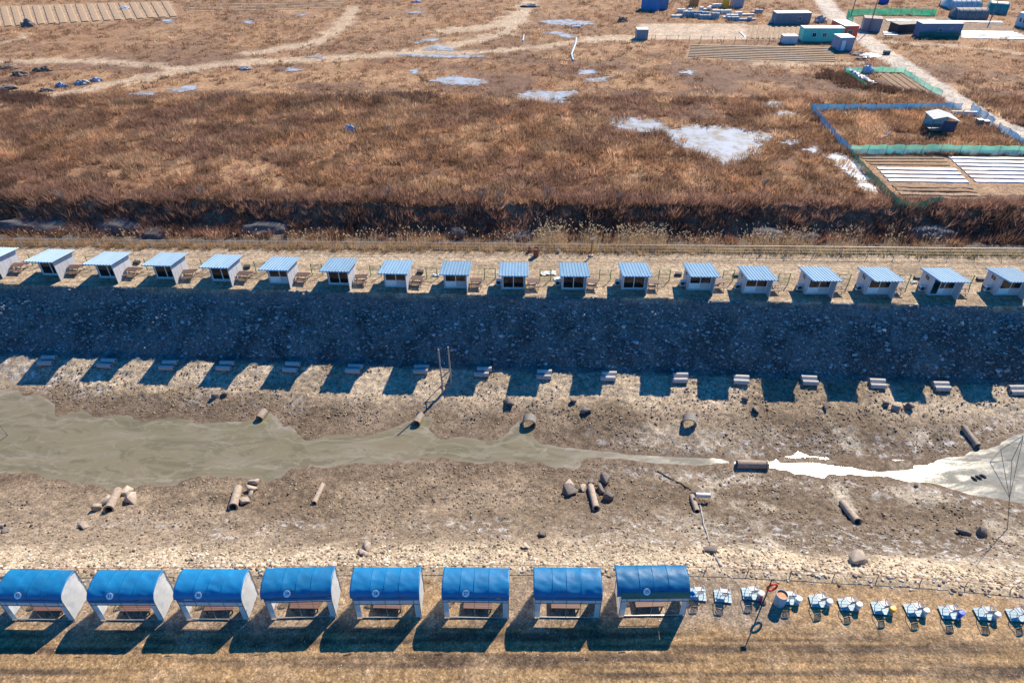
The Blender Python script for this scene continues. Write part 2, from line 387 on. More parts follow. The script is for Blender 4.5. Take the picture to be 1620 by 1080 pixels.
PUDLAB = ['largest pale icy puddle spreading across the brown field','oval icy puddle in the middle of the field left of the forked one','forked icy puddle up and left of the largest puddle','long faint icy puddle in the grass near the upper sandy track','small icy puddle beyond the largest one, farther of two','small icy puddle beyond the largest one, nearer of two','small icy puddle up and right of the paired ones','small icy puddle by the lower left track','icy puddle right of the small one by the lower left track','tiny round icy puddle just left of the oval puddle','icy patch inside the bend of the sandy track','narrow icy sliver on the sandy track beside its bend','thin long icy rut beside the sandy track','small icy patch on the track left of its long rut','thin icy patch below the middle of the sandy track','small icy patch at the edge of the upper left plots','small icy patch right of the upper left plots','thin icy patch near the top of the field left of the sandy track','faint icy sliver between the two patches by the upper plots','icy streak along the right branch of the sandy track','frosty patch left of the corner of the blue net fence','frosty patch touching the right end of the largest puddle','frosty patch between largest puddle and snow strip','small frosty patch just above the snow strip','frosty patch above and left of the blue net corner']
SNOW = [(1308,246),(1325,243),(1345,249),(1365,270),(1378,290),(1388,304),(1372,307),(1360,290),(1335,272),(1322,260)]
PUDW = [np.array(pline(p)) for p in PUD + [SNOW]]
HEDGE = [(pline([(1310,118),(1340,130),(1400,144),(1470,157)]), 2.4), (pline([(690,155),(560,160),(420,172)]), 3), (pline([(-20,150),(60,160)]), 2)]

def colours(X, Y, z, d, r, s, dr, pond, sd):
    n1 = fbm(X * .11, Y * .11, 71); n2 = fbm(X * .6, Y * .6, 72); n3 = fbm(X * .07, Y * 2.4, 73, 4)
    def c(*a): return np.array(a)[None, :] * np.ones((X.size, 1))
    def mix(a, b, f): return a + (b - a) * np.clip(f, 0, 1)[:, None]
    X = X.ravel()
    # near road and tent ground
    road = mix(c(.34,.213,.105), c(.125,.083,.054), sm(.46, .6, n3)); road = mix(road, c(.36,.245,.145), sm(.5, .7, n2) * .5)
    pad = mix(c(.31,.23,.165), c(.40,.26,.14), sm(.48, .66, n1))
    k = mix(pad, road, sm(-3.4, -4.6, d + (n2 - .5) * 1.2))
    bank = mix(c(.53,.42,.295), c(.40,.31,.215), sm(.4, .6, n2))
    k = mix(k, bank, sm(-1.1, -.1, d + (n2 - .5) * .8))
    mudn = mix(c(.27,.205,.148), c(.165,.12,.083), sm(.42, .6, n1)); mudn = mix(mudn, c(.5,.43,.34), sm(5, 25, X) * sm(.5, .62, fbm(X * .3, Y * .3, 77)) * .8)
    k = mix(k, mudn, sm(2.0, 4.2, d + (n2 - .5) * 2))
    far = mix(c(.48,.38,.275), c(.3,.225,.155), sm(.45, .62, n1))
    k = mix(k, far, sm(-11, -8, -dr))
    shore = np.exp(-np.maximum(sd, 0) / 1.1)
    k = mix(k, c(.19,.135,.095), np.where(pond, shore * .75 * sm(.25, .5, n1 + .15), 0))
    emb_shaded = mix(c(.13,.175,.175), c(.07,.10,.105), sm(.4, .6, n2)); emb_shaded = mix(emb_shaded, c(.17,.17,.17), sm(1.4, .6, dr))  # embankment: blue shade put into the colour of brownish ground
    k = mix(k, emb_shaded, sm(5.5, 5.0, dr + (n2 - .5) * .4) * (dr > 0) * (d > 6))
    ter = mix(c(.46,.345,.235), c(.35,.255,.17), sm(.42, .62, n3))
    k = mix(k, ter, sm(.25, -.2, dr + (n2 - .5) * .5))
    tw = (fbm(X * .5, Y * .5, 78) - .5)
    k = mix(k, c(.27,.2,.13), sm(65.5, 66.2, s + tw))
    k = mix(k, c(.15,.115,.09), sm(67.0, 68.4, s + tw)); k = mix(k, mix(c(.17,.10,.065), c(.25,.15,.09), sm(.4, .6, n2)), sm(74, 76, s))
    fld = mix(c(.29,.15,.075), c(.18,.10,.065), sm(.4, .6, n1)); fld = mix(fld, c(.40,.235,.125), sm(.5, .68, fbm(X * .09, Y * .16, 74)))
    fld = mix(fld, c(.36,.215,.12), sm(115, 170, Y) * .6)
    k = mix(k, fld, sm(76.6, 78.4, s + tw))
    if Y.max() > 90:
        jit = (fbm(X * .35, Y * .35, 75) - .5) * 3.2
        for pts, w in TRACKW: k = mix(k, c(.56,.42,.29), sm(w + 1.2, w - 1.0, line_d(X, Y, pts) + jit * 1.5) * .75)
        k = mix(k, mix(c(.52,.45,.39), c(.62,.5,.39), sm(.4, .6, n2)), sm(2.9, 2.0, line_d(X, Y, ROAD) + jit * .3))
        for i, P in enumerate(PLOTW):
            t = [(.56,.42,.30), (.46,.33,.22), (.42,.29,.185), (.33,.215,.14), (.38,.24,.14), (.3,.2,.135), (.43,.29,.18)][i]
            k = mix(k, c(*t), sm(.3, -.3, poly_sd(X, Y, P)))
    fro = np.where(pond, .55 * sm(3, 14, X) * sm(0, .6, sd) * sm(4.5, .5, sd) + .55 * sm(0, 12, X) * sm(10, 5, d) * sm(2, 4, d) + .5 * (X < 0) * sm(3, 5, d) * sm(8, 6, d) * sm(.52,.6,fbm(X*.3,Y*.3,79)), 0)
    fro = fro + np.where(pond & (X < -18), .7 * sm(12, 9, dr) * sm(4.5, 6, dr) * sm(.5, .62, fbm(X * .4, Y * .4, 99)), 0)
    return k, fro
def sheet(x0, x1, y0, y1, st):
    xs = np.arange(x0, x1 + 1e-6, st); ys = np.arange(y0, y1 + 1e-6, st)
    X, Y = np.meshgrid(xs, ys); sh = X.shape
    Xf, Yf = X.ravel(), Y.ravel()
    z, d, r, s, dr, pond, sd = terrain(Xf, Yf, full=True)
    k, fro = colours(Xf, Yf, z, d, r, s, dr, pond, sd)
    i = np.arange(sh[0] * sh[1]).reshape(sh)
    F = np.stack([i[:-1, :-1], i[:-1, 1:], i[1:, 1:], i[1:, :-1]], -1).reshape(-1, 4)
    HGRID.append((x0, y0, st, z.reshape(sh)))
    return np.c_[Xf, Yf, z], F, k, fro, (d, s, dr)
def sub(name, V, F, k, fro, mask, label, cat):
    f = F[mask]; u, inv = np.unique(f, return_inverse=True)
    me = npmesh(name, V[u], inv.reshape(-1, 4), SOIL, k[u], fro[u], smooth=True)
    return struct(link(name, me), label, cat)
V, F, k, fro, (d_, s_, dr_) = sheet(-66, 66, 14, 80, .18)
fd, fs, fdr = d_[F].mean(1), s_[F].mean(1), dr_[F].mean(1)
sub('dirt_road', V, F, k, fro, fd <= 0, 'tan dirt road with tyre ruts in front of the blue tents', 'road')
bank_near = sub('pond_bank', V, F, k, fro, (fd > 0) & (fd <= 3), 'pale stony bank behind the blue tents sloping to the pond', 'bank')
sub('pond_bed', V, F, k, fro, (fd > 3) & (fdr > 5.2), 'dry lumpy mud bed of the drained fishing pond', 'pond bed')
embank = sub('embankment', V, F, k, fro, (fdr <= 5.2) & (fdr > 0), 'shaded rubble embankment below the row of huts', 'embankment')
sub('gravel_road', V, F, k, fro, (fdr <= 0) & (fs <= 66.2), 'pale gravel terrace and road carrying the row of huts', 'road')
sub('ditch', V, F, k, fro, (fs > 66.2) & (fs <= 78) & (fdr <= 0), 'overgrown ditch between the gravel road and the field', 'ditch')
sub('field_edge', V, F, k, fro, (fs > 78), 'near edge of the brown weedy field above the ditch', 'field')
V, F, k, fro, _ = sheet(-176, 176, 79.6, 226, .8); V[:, 2] -= .03 * (V[:, 1] < 81)
sub('field', V, F, k, fro, np.ones(len(F), bool), 'wide brown weedy field with sandy tracks and puddles', 'field')
# the rest of the ground, out to the horizon
b = MB(); B0 = 5000
for (x0, x1, y0, y1) in ((-B0, B0, 226, B0), (-B0, -176, 79.6, 226), (176, B0, 79.6, 226), (-B0, -66, 14, 79.6), (66, B0, 14, 79.6), (-B0, B0, -B0, 14)):
    b.add([(x0, y0, .06), (x1, y0, .06), (x1, y1, .06), (x0, y1, .06)], [(0, 1, 2, 3)])
me = b.mesh('ground', SOIL); a = me.color_attributes.new('base', 'FLOAT_COLOR', 'POINT')
for e in a.data: e.color = (.36, .24, .15, 1)
struct(link('ground', me), 'brown open ground stretching away around the pond and field', 'ground')
# water of the pond
def flat_poly(name, pts, mat, z=None, dz=.03):
    bm = bmesh.new(); vs = [bm.verts.new((x, y, z if z is not None else 0)) for x, y in pts]
    f = bm.faces.new(vs); bmesh.ops.triangulate(bm, faces=[f])
    if z is None:
        bmesh.ops.subdivide_edges(bm, edges=[e for e in bm.edges if e.calc_length() > 3], cuts=3, use_grid_fill=True)
        bmesh.ops.triangulate(bm, faces=bm.faces[:])
        co = np.array([v.co[:] for v in bm.verts]); zz = terrain(co[:, 0], co[:, 1])
        for v, q in zip(bm.verts, zz): v.co.z = q + dz
    bmesh.ops.recalc_face_normals(bm, faces=bm.faces[:])
    if bm.faces and sum(f.normal.z for f in bm.faces) < 0: bmesh.ops.reverse_faces(bm, faces=bm.faces[:])
    me = bpy.data.meshes.new(name); bm.to_mesh(me); bm.free(); me.materials.append(mat)
    return link(name, me)
def ragged(P, amp=.35, seg=.5, seed=0):
    out = []; n = len(P)
    for i in range(n):
        a, b = P[i], P[(i + 1) % n]; m = max(1, int(np.hypot(*(b - a)) / seg))
        for j in range(m):
            q = a + (b - a) * j / m; out.append(q + (np.array([vn(q[0] * 1.3, q[1] * 1.3, seed), vn(q[0] * 1.3, q[1] * 1.3, seed + 5)]) - .5) * 2 * amp)
    return out
xs = np.arange(-66, 66, .4); ys = np.arange(31, 54, .4); GX, GY = np.meshgrid(xs, ys); wsd = poly_sd(GX.ravel(), GY.ravel(), WPOLY)
wi = np.arange(GX.size).reshape(GX.shape); WF = np.stack([wi[:-1, :-1], wi[:-1, 1:], wi[1:, 1:], wi[1:, :-1]], -1).reshape(-1, 4); WF = WF[(wsd[WF] < 1.6).all(1)]
wu, winv = np.unique(WF, return_inverse=True)
struct(link('water', npmesh('water', np.c_[GX.ravel()[wu], GY.ravel()[wu], np.full(len(wu), WZ - .02)], winv.reshape(-1, 4), water_mat(), None, wsd[wu])), 'muddy half frozen pool along the middle of the pond bed', 'water')
ICE = ice_mat('pale_ice', (.36, .39, .45), (.25, .21, .17)); SNOWM = ice_mat('old_snow', (.58, .6, .64), (.42, .39, .36))
for i, P in enumerate(PUDW):
    last = i == len(PUDW) - 1; lo, hi = P.min(0) - 1.2, P.max(0) + 1.2; st = .4 if (hi - lo).max() < 40 else .6
    GX, GY = np.meshgrid(np.arange(lo[0], hi[0], st), np.arange(lo[1], hi[1], st)); ps = poly_sd(GX.ravel(), GY.ravel(), P)
    wi = np.arange(GX.size).reshape(GX.shape); PF = np.stack([wi[:-1, :-1], wi[:-1, 1:], wi[1:, 1:], wi[1:, :-1]], -1).reshape(-1, 4); PF = PF[(ps[PF] < 1.0).all(1)]
    pu, pinv = np.unique(PF, return_inverse=True); px_, py_ = GX.ravel()[pu], GY.ravel()[pu]
    o = link('snow_patch' if last else 'puddle', npmesh('puddle', np.c_[px_, py_, terrain(px_, py_) + .07], pinv.reshape(-1, 4), SNOWM if last else ICE, None, ps[pu]))
    struct(o, 'white snow strip beside the dark green net fence' if last else PUDLAB[i], 'snow' if last else 'puddle')

# ================================================================== STONES
def rock_proto(seed, n=13, flat=.7):
    rd = random.Random(seed); bm = bmesh.new()
    for _ in range(n):
        v = Vector((rd.gauss(0, 1), rd.gauss(0, 1), rd.gauss(0, 1))).normalized() * rd.uniform(.75, 1)
        bm.verts.new((v.x, v.y * rd.uniform(.8, 1), v.z * flat))
    r = bmesh.ops.convex_hull(bm, input=bm.verts[:])
    bmesh.ops.delete(bm, geom=[v for v in bm.verts if not v.link_faces], context='VERTS')
    bmesh.ops.triangulate(bm, faces=bm.faces[:]); bmesh.ops.recalc_face_normals(bm, faces=bm.faces[:])
    bm.verts.index_update()
    V = np.array([v.co[:] for v in bm.verts]) * .5; F = np.array([[v.index for v in f.verts] for f in bm.faces]); bm.free()
    return V, F
ROCKS = [rock_proto(i) for i in range(12)]
def scatter_stones(name, X, Y, S, C, label, cat, sink=.25, parent=None):
    N_ = len(X); Z = terrain(X, Y); Vs = []; Fs = []; Cs = []; n = 0; pk = rng.integers(12, size=N_); A = rng.uniform(0, 6.28, N_)
    sc = np.c_[rng.uniform(.8, 1.3, N_), rng.uniform(.7, 1.1, N_), rng.uniform(.6, 1, N_)] * S[:, None]
    for j in range(12):
        ii = np.where(pk == j)[0]
        if not len(ii): continue
        v, f = ROCKS[j]; q = v[None] * sc[ii][:, None, :]; ca, sa = np.cos(A[ii])[:, None], np.sin(A[ii])[:, None]
        q = np.stack([q[..., 0] * ca - q[..., 1] * sa + X[ii][:, None], q[..., 0] * sa + q[..., 1] * ca + Y[ii][:, None], q[..., 2] + (Z[ii] + S[ii] * (.3 - sink))[:, None]], -1)
        Vs.append(q.reshape(-1, 3)); Fs.append((f[None] + (n + np.arange(len(ii)) * len(v))[:, None, None]).reshape(-1, 3)); n += q.shape[0] * q.shape[1]; Cs.append(np.repeat(C[ii], len(v), 0))
    me = npmesh(name, np.concatenate(Vs), np.concatenate(Fs), STONEV, np.concatenate(Cs))
    o = link(name, me, parent); o['kind'] = 'stuff'
    if parent is None: o['label'] = label; o['category'] = cat
    return o
STONEV = vcol_mat('stone_surface', .92, 0, .3, 8)
def pick(n, fx, fy, keep):
    X = fx(n); Y = fy(n); m = keep(X, Y); return X[m], Y[m]
def cols(n, pal, jit=.18):
    p = np.array(pal); return p[rng.integers(len(pal), size=n)] * rng.uniform(1 - jit, 1 + jit, (n, 1))
GREYS = [(.2,.23,.24), (.3,.33,.34), (.11,.13,.14), (.23,.24,.24), (.4,.41,.41)]
BROWN = [(.42,.33,.26), (.5,.44,.38), (.33,.22,.15), (.55,.5,.45), (.38,.36,.34)]
PALE = [(.54,.45,.35), (.48,.385,.29), (.6,.52,.43), (.38,.29,.21), (.44,.345,.25)]
# far embankment: dense grey rubble, lighter stones along its crest
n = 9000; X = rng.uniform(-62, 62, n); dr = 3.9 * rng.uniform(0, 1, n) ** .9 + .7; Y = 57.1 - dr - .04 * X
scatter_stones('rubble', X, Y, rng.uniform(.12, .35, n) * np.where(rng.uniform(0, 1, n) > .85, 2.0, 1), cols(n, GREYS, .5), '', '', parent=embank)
n = 2600; X = rng.uniform(-62, 62, n); dr = np.abs(rng.normal(.9, .7, n)); Y = 57.2 - dr - .04 * X
scatter_stones('rubble', X, Y, rng.uniform(.08, .3, n), cols(n, BROWN + GREYS), '', '', parent=embank)
# near bank: pale broken stone
n = 5200; X = rng.uniform(-40, 48, n); d = rng.normal(1.1, 1.0, n); X, d = X[d > -.9], d[d > -.9]; Y = near_crest(X) + d; n = len(X)
scatter_stones('rubble', X, Y, rng.uniform(.08, .32, n) * (1 + (d < .6) * .25), cols(n, PALE + [(.3,.22,.16), (.22,.16,.12)], .3), '', '', parent=bank_near)
# loose gravel and clods
n = 26000; X = rng.uniform(-47, 49, n); Y = rng.uniform(28, 53, n); m = (poly_sd(X, Y, WPOLY) > .25) & (fbm(X * .35, Y * .5, 95) > rng.uniform(.3, .62, n)); X, Y = X[m], Y[m]; n = len(X)
scatter_stones('mud_clods', X, Y, rng.uniform(.09, .3, n), cols(n, [(.29,.225,.16), (.23,.17,.115), (.35,.28,.205), (.15,.11,.08)]), 'small mud clods and stones strewn over the pond bed', 'clods')
n = 3800; X = rng.uniform(-36, 42, n); Y = rng.uniform(16, 25.4, n); n = len(X)
scatter_stones('loose_gravel', X, Y, rng.uniform(.03, .1, n), cols(n, PALE + BROWN), 'loose gravel strewn over the near dirt road', 'gravel')
n = 2600; X = rng.uniform(-60, 58, n); Y = rng.uniform(57.2, 66.5, n) - .03 * X
scatter_stones('terrace_gravel', X, Y, rng.uniform(.04, .14, n), cols(n, BROWN + GREYS), 'loose gravel strewn over the hut terrace', 'gravel')
# the stones that can be picked apart, each its own piece of the bank it lies on
SM = [M('stone_piece_a', (.3,.3,.3), (.2,.21,.22), scale=6, rough=.92, rand=.35), M('stone_piece_b', (.44,.35,.28), (.33,.26,.2), scale=6, rough=.92, rand=.35), M('stone_piece_c', (.62,.54,.45), (.5,.42,.33), scale=6, rough=.92, rand=.25)]
STM = [[npmesh('stone', v, f, m) for v, f in ROCKS] for m in SM]
def stones(parent, n, gen, szr, kinds):
    for i in range(n):
        x, y = gen(); s = random.uniform(*szr)
        o = link('stone', STM[random.choice(kinds)][random.randrange(12)], parent, (x, y, zt(x, y) + s * .05), random.uniform(0, 6.28))
        o.scale = (s * random.uniform(.9, 1.4), s * random.uniform(.7, 1), s * random.uniform(.6, .95))
def g_far():
    x = random.uniform(-56, 52); return x, 57.1 - abs(random.gauss(.7, .55)) - .04 * x
def g_far2():
    x = random.uniform(-54, 50); return x, 57.1 - random.uniform(1, 4.8) - .04 * x
def g_near():
    x = random.uniform(-33, 36); return x, float(near_crest(x)) + random.gauss(.35, .35)
stones(embank, 190, g_far, (.28, .55), (0, 1, 1, 2)); stones(embank, 100, g_far2, (.4, .65), (0, 0, 0, 1)); stones(bank_near, 150, g_near, (.22, .5), (2, 2, 1))
# ================================================================== WEEDS AND REEDS
GRASSM = vcol_mat('dry_grass', .85, .55, .15, 2, .15)
BRUSHM = vcol_mat('dead_brush', .9, .4, .15, 2, .1)
def tufts(name, X, Y, S, C, label, cat, mat=None, B=44, width=.035, spread=.55, lean=.65, up=(.25, .8), dark=.0):
    n = len(X); Z = terrain(X, Y, relief=True)
    P = np.repeat(np.c_[X, Y, Z - .04], B, 0); s = np.repeat(S, B)[:, None]; m = n * B
    a = rng.uniform(0, 6.28, m); q = np.sqrt(rng.uniform(0, 1, m)) * spread
    base = P + np.c_[np.cos(a) * q, np.sin(a) * q, np.zeros(m)] * s
    a2 = a + rng.normal(0, .8, m); l = rng.uniform(.1, 1, m) * lean
    tip = base + np.c_[np.cos(a2) * l, np.sin(a2) * l, rng.uniform(*up, m)] * s
    w = rng.uniform(0, 6.28, m); wd = np.c_[np.cos(w), np.sin(w), np.zeros(m)] * (width * rng.uniform(.6, 1.3, m))[:, None] * s
    V = np.stack([base - wd, base + wd, tip], 1).reshape(-1, 3); F = np.arange(m * 3).reshape(-1, 3)
    k = np.repeat(C, B, 0) * rng.uniform(.7, 1.3, (m, 1)); k = np.repeat(k, 3, 0)
    return tag(link(name, npmesh(name, V, F, mat or GRASSM, k)), label, cat, kind='stuff')
def open_ground(X, Y):
    ok = np.ones(X.shape, bool)
    for P in PUDW: ok &= poly_sd(X, Y, P) > .5 - 2.6 * rng.uniform(0, 1, X.shape) ** 3
    for P in PLOTW: ok &= poly_sd(X, Y, P) > .4
    for pts, w in TRACKW: ok &= line_d(X, Y, pts) > w * rng.uniform(.35, 1.1, X.shape)
    ok &= line_d(X, Y, ROAD) > 2.6
    return ok
BRN = np.array([.45, .26, .15]); DRK = np.array([.21, .12, .085]); TAN = np.array([.62, .41, .25]); MAU = np.array([.36, .21, .145])
def weed_cols(X, Y):
    a = sm(.42, .6, fbm(X * .12, Y * .12, 81))[:, None]; b = sm(.46, .62, fbm(X * .35, Y * .35, 82))[:, None]; c = sm(.5, .66, fbm(X * .2, Y * .3, 83))[:, None]
    k = BRN * (1 - a) + MAU * a; k = k * (1 - c * .8) + TAN * c * .8; k = k * (1 - b * .6) + DRK * b * .6
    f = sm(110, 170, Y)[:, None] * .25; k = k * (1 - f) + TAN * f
    return k * rng.uniform(.5, 1.4, (len(X), 1)) * (.6 + .8 * fbm(X * .8, Y * .8, 89, 2))[:, None]
n = 24000; X = rng.uniform(-108, 108, n); Y = 77.4 + 42 * rng.uniform(0, 1, n) ** .9; m = (np.abs(X) < Y * .95) & open_ground(X, Y)
dens = fbm(X * .16, Y * .16, 84); m &= dens > rng.uniform(.12, .5, n)
X, Y = X[m], Y[m]
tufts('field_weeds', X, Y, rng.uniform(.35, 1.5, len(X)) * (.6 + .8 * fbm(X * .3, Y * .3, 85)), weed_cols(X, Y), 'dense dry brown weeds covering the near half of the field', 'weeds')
n = 23500; X = rng.uniform(-174, 174, n); Y = rng.uniform(116, 222, n); m = (np.abs(X) < Y * .95) & open_ground(X, Y) & (fbm(X * .1, Y * .14, 86) > rng.uniform(.2, .62, n))
X, Y = X[m], Y[m]
tufts('far_weeds', X, Y, rng.uniform(.6, 1.3, len(X)), weed_cols(X, Y), 'sparser dry weeds on the far half of the field', 'weeds', B=20, width=.06, up=(.2, .6))
# hedgerow shrubs, dark
xs, ys = [], []
for pts, w in HEDGE:
    for _ in range(260):
        i = random.randrange(len(pts) - 1); t = random.random()
        xs.append(pts[i][0] * (1 - t) + pts[i + 1][0] * t + random.gauss(0, w * .5)); ys.append(pts[i][1] * (1 - t) + pts[i + 1][1] * t + random.gauss(0, w * .5))
X, Y = np.array(xs), np.array(ys)
tufts('dark_brambles', X, Y, rng.uniform(.7, 1.5, len(X)), np.tile(DRK * .85, (len(X), 1)) * rng.uniform(.7, 1.25, (len(X), 1)), 'dark bramble thickets beside the small fenced plot', 'brambles', BRUSHM, B=34, width=.05)
# ditch bank
n = 3000; X = rng.uniform(-66, 64, n); Y = rng.uniform(73.4, 79.4, n) - .02 * X
m = fbm(X * .22, Y * .3, 87) > rng.uniform(.2, .5, n); X, Y = X[m], Y[m]
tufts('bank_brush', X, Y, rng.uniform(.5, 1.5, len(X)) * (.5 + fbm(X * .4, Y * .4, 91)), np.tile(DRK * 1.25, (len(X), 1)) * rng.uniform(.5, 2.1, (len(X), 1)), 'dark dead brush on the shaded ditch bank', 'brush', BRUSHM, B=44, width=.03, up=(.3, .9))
n = 1500; X = rng.uniform(-64, 62, n); Y = rng.uniform(67.2, 73.5, n) - .02 * X
m = fbm(X * .3, Y * .4, 88) > rng.uniform(.35, .65, n); X, Y = X[m], Y[m]
tufts('ditch_grass', X, Y, rng.uniform(.5, 1.1, len(X)), np.tile(BRN * .9, (len(X), 1)) * rng.uniform(.6, 1.3, (len(X), 1)), 'brown grass growing in the ditch', 'grass', B=30, width=.04)
n = 1900; X = rng.uniform(-62, 60, n); Y = rng.normal(66.35, .36, n) - .02 * X
g = sm(0, 40, X)[:, None]; kc = np.array([.42, .28, .15]) * (1 - g * .6) + np.array([.26, .235, .15]) * g * .6
tufts('verge_grass', X, Y, rng.uniform(.25, .7, n), kc * rng.uniform(.7, 1.25, (n, 1)), 'straw coloured grass verge along the wire fence', 'grass', B=24, width=.045, up=(.5, 1.1), lean=.35)
n = 420; X = rng.uniform(-34, 12, n); Y = near_crest(X) + rng.normal(-1.2, .5, n)
m = vn(X * .8, Y * 0, 90) > .62; X, Y = X[m], Y[m]
tufts('tent_side_weeds', X, Y, rng.uniform(.15, .32, len(X)), np.tile([.5, .33, .15], (len(X), 1)), 'low yellow weeds between the blue tents', 'weeds', B=18, width=.05)
# reeds with pale plumes along the ditch
def reeds(px):
    Vs, Cs = [], []
    for (x0, x1, cnt, hh) in px:
        for _ in range(cnt):
            x = random.uniform(x0, x1)
            if float(vn(x * .45, 3.3, 44)) < random.uniform(.2, .75): continue
            y = random.gauss(68.0, .55) - .02 * x; z = zt(x, y) - .05
            h = hh * random.uniform(.5, 1.2) + max(0, -z) * .8; a = random.uniform(0, 6.28); l = random.uniform(.05, .3) * h
            t = np.array([x + math.cos(a) * l, y + math.sin(a) * l, z + h]); b0 = np.array([x, y, z]); w = np.array([.016, .005, 0])
            c = np.array([.52, .37, .22]) * random.uniform(.7, 1.2)
            Vs += [b0 - w, b0 + w, t]; Cs += [c] * 3
            for _k in range(3):
                q = b0 + (t - b0) * random.uniform(.15, .75); aa = random.uniform(0, 6.28); e = q + np.array([math.cos(aa) * .4, math.sin(aa) * .4, random.uniform(.1, .4)])
                Vs += [q - w * 1.6, q + w * 1.6, e]; Cs += [c] * 3
            if random.random() < .75:
                d = np.array([math.cos(a) * .12, math.sin(a) * .12, .0]); pc = np.array([.72, .55, .36]) * random.uniform(.8, 1.1)
                for sx in (np.array([.05, 0, 0]), np.array([0, .05, 0])):
                    m_ = t + d * .7 + np.array([0, 0, .12]); e = t + d * 2 + np.array([0, 0, .26])
                    Vs += [t, m_ - sx, m_ + sx, m_ - sx, e, m_ + sx]; Cs += [pc] * 6
    V = np.array(Vs); return tag(link('reeds', npmesh('reeds', V, np.arange(len(V)).reshape(-1, 3), GRASSM, np.array(Cs))), 'tall tan reeds with pale plumes along the ditch', 'reeds', kind='stuff')
reeds([(-56, -30, 160, 1.1), (-30, -12, 200, 1.3), (-14, 4, 240, 1.5), (2.5, 9.5, 420, 2.3), (9.5, 17, 340, 2.0), (17, 24, 110, 1.4), (25.5, 33.5, 260, 1.9), (35, 48, 260, 2.0)])
# bare saplings in the field
BARK = M('grey_bark', (.3, .24, .2), (.18, .14, .12), scale=12)
def sapling(px, py, h, label):
    p = at(px, py); t = empty('bare_sapling', p, random.uniform(0, 6)); tr = MB(); tr.tube((0, 0, -.1), (.05, 0, h * .55), .045, 6, .025).build('trunk', BARK, t)
    br = MB()
    for i in range(26):
        z = random.uniform(.15, .55) * h; a = random.uniform(0, 6.28); l = random.uniform(.3, .6) * h
        q = Vector((math.cos(a) * l * .5, math.sin(a) * l * .5, z + l * .85)); br.tube((.05 * z / h, 0, z), q, .016, 4, .007)
        for _ in range(3):
            f = random.uniform(.4, .9); b0 = Vector((0, 0, z)).lerp(q, f); br.tube(b0, b0 + Vector((random.uniform(-.25, .25), random.uniform(-.25, .25), random.uniform(.15, .4))), .009, 3, .005)
    br.build('branches', BARK, t); tag(t, label, 'sapling', 'bare saplings at the field edge')
for a in [(865,320,3.2,'tall bare sapling standing on a small earth mound above the ditch'), (615,318,2.4,'thin bare sapling at the field edge left of the middle'), (762,322,2.2,'small bare sapling just left of the taller pair near the mound'), (792,325,2.6,'bare sapling beside the mound, right one of a pair'), (980,325,2.0,'slender bare sapling right of the earth mound'), (322,315,2.1,'bare sapling on the left part of the field edge'), (1208,300,1.8,'lone low sapling below the right end of the largest puddle'), (100,322,1.9,'sparse bare sapling leaning over the ditch at left')]:
    sapling(*a)
# heaps of gravel in the ditch
HEAP = M('gravel_heap', (.16, .145, .135), (.1, .09, .085), scale=9, rough=.95, bump=1, bscale=14)
def heap(px, py, w, h, label):
    w *= 1.35; h *= .75; p = at(px, py - 5); bm = bmesh.new(); bmesh.ops.create_icosphere(bm, subdivisions=4, radius=1)
    for v in bm.verts:
        c = v.co.copy(); n_ = float(vn(c.x * 2.5 + px, c.y * 2.5 + c.z, 3)) - .5; n2 = float(vn(c.x * 9 + px, c.y * 9 + c.z * 5, 4)) - .5
        v.co = Vector((c.x * w * .5, c.y * min(w, 3.4) * .42, max(c.z, -.1) ** 1.0 * h)) * (1 + n_ * .3 + n2 * .1) if c.z > -.1 else Vector((c.x * w * .52, c.y * min(w, 3.4) * .44, -.25))
    for f in bm.faces: f.smooth = True
    me = bpy.data.meshes.new('gravel_heap'); bm.to_mesh(me); bm.free(); me.materials.append(HEAP)
    tag(link('gravel_heap', me, None, (p.x, p.y, p.z - .1)), label, 'gravel heap', 'gravel heaps in the ditch')
for a in [(30,364,6,1.5,'broad grey gravel heap in the ditch at the left edge'), (85,366,4.5,1.2,'grey gravel heap right of the broad one at left'), (190,366,4.6,1.6,'rounded brown-grey gravel heap in the ditch, third from left'), (250,374,3.2,.9,'low gravel heap right of the rounded one in the ditch'), (415,370,5.2,1.5,'wide grey gravel heap below the field edge left of middle'), (724,376,2.0,1.3,'small pointed gravel heap among the reeds in the middle'), (820,378,3.0,1.0,'low heap beside the reeds right of the pointed one'), (1215,378,3.4,1.4,'smooth dark gravel heap in the ditch at right'), (1265,380,3.4,1.0,'low dark heap right of the smooth one'), (1470,372,4.5,1.2,'rough earth heap in the ditch below the green net'), ]:
    heap(*a)
# ================================================================== HUTS
ROOFM = M('blue_steel_roof', (.22, .31, .39), (.17, .25, .33), scale=1.5, rough=.36, metal=.2, rand=.1, lo=.45, hi=.7, streak=(1, .2, 1))
FASC = M('blue_trim', (.12, .36, .62), rough=.4)
PANEL = M('grey_wall_panel', (.5, .5, .53), (.37, .345, .32), scale=2.2, rough=.55, bump=.15, bscale=8, lo=.48, hi=.78, streak=(1.5, 1.5, .3), rand=.08)
FRAMEW = M('white_window_frame', (.78, .8, .82), (.66, .68, .7), scale=5, rough=.45)
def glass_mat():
    m = bpy.data.materials.new('dark_room_glass'); t, N, L, b = nodes(m)
    b.inputs['Base Color'].default_value = (.012, .013, .015, 1); b.inputs['Roughness'].default_value = .06; b.inputs['Specular IOR Level'].default_value = .6  # near-black colour stands in for the unlit room behind the pane
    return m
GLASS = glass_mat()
ACM = M('appliance_white', (.66, .68, .7), (.55, .57, .6), scale=6, rough=.5); DARKM = M('dark_plastic', (.03, .032, .036), (.05, .05, .05), rough=.6)
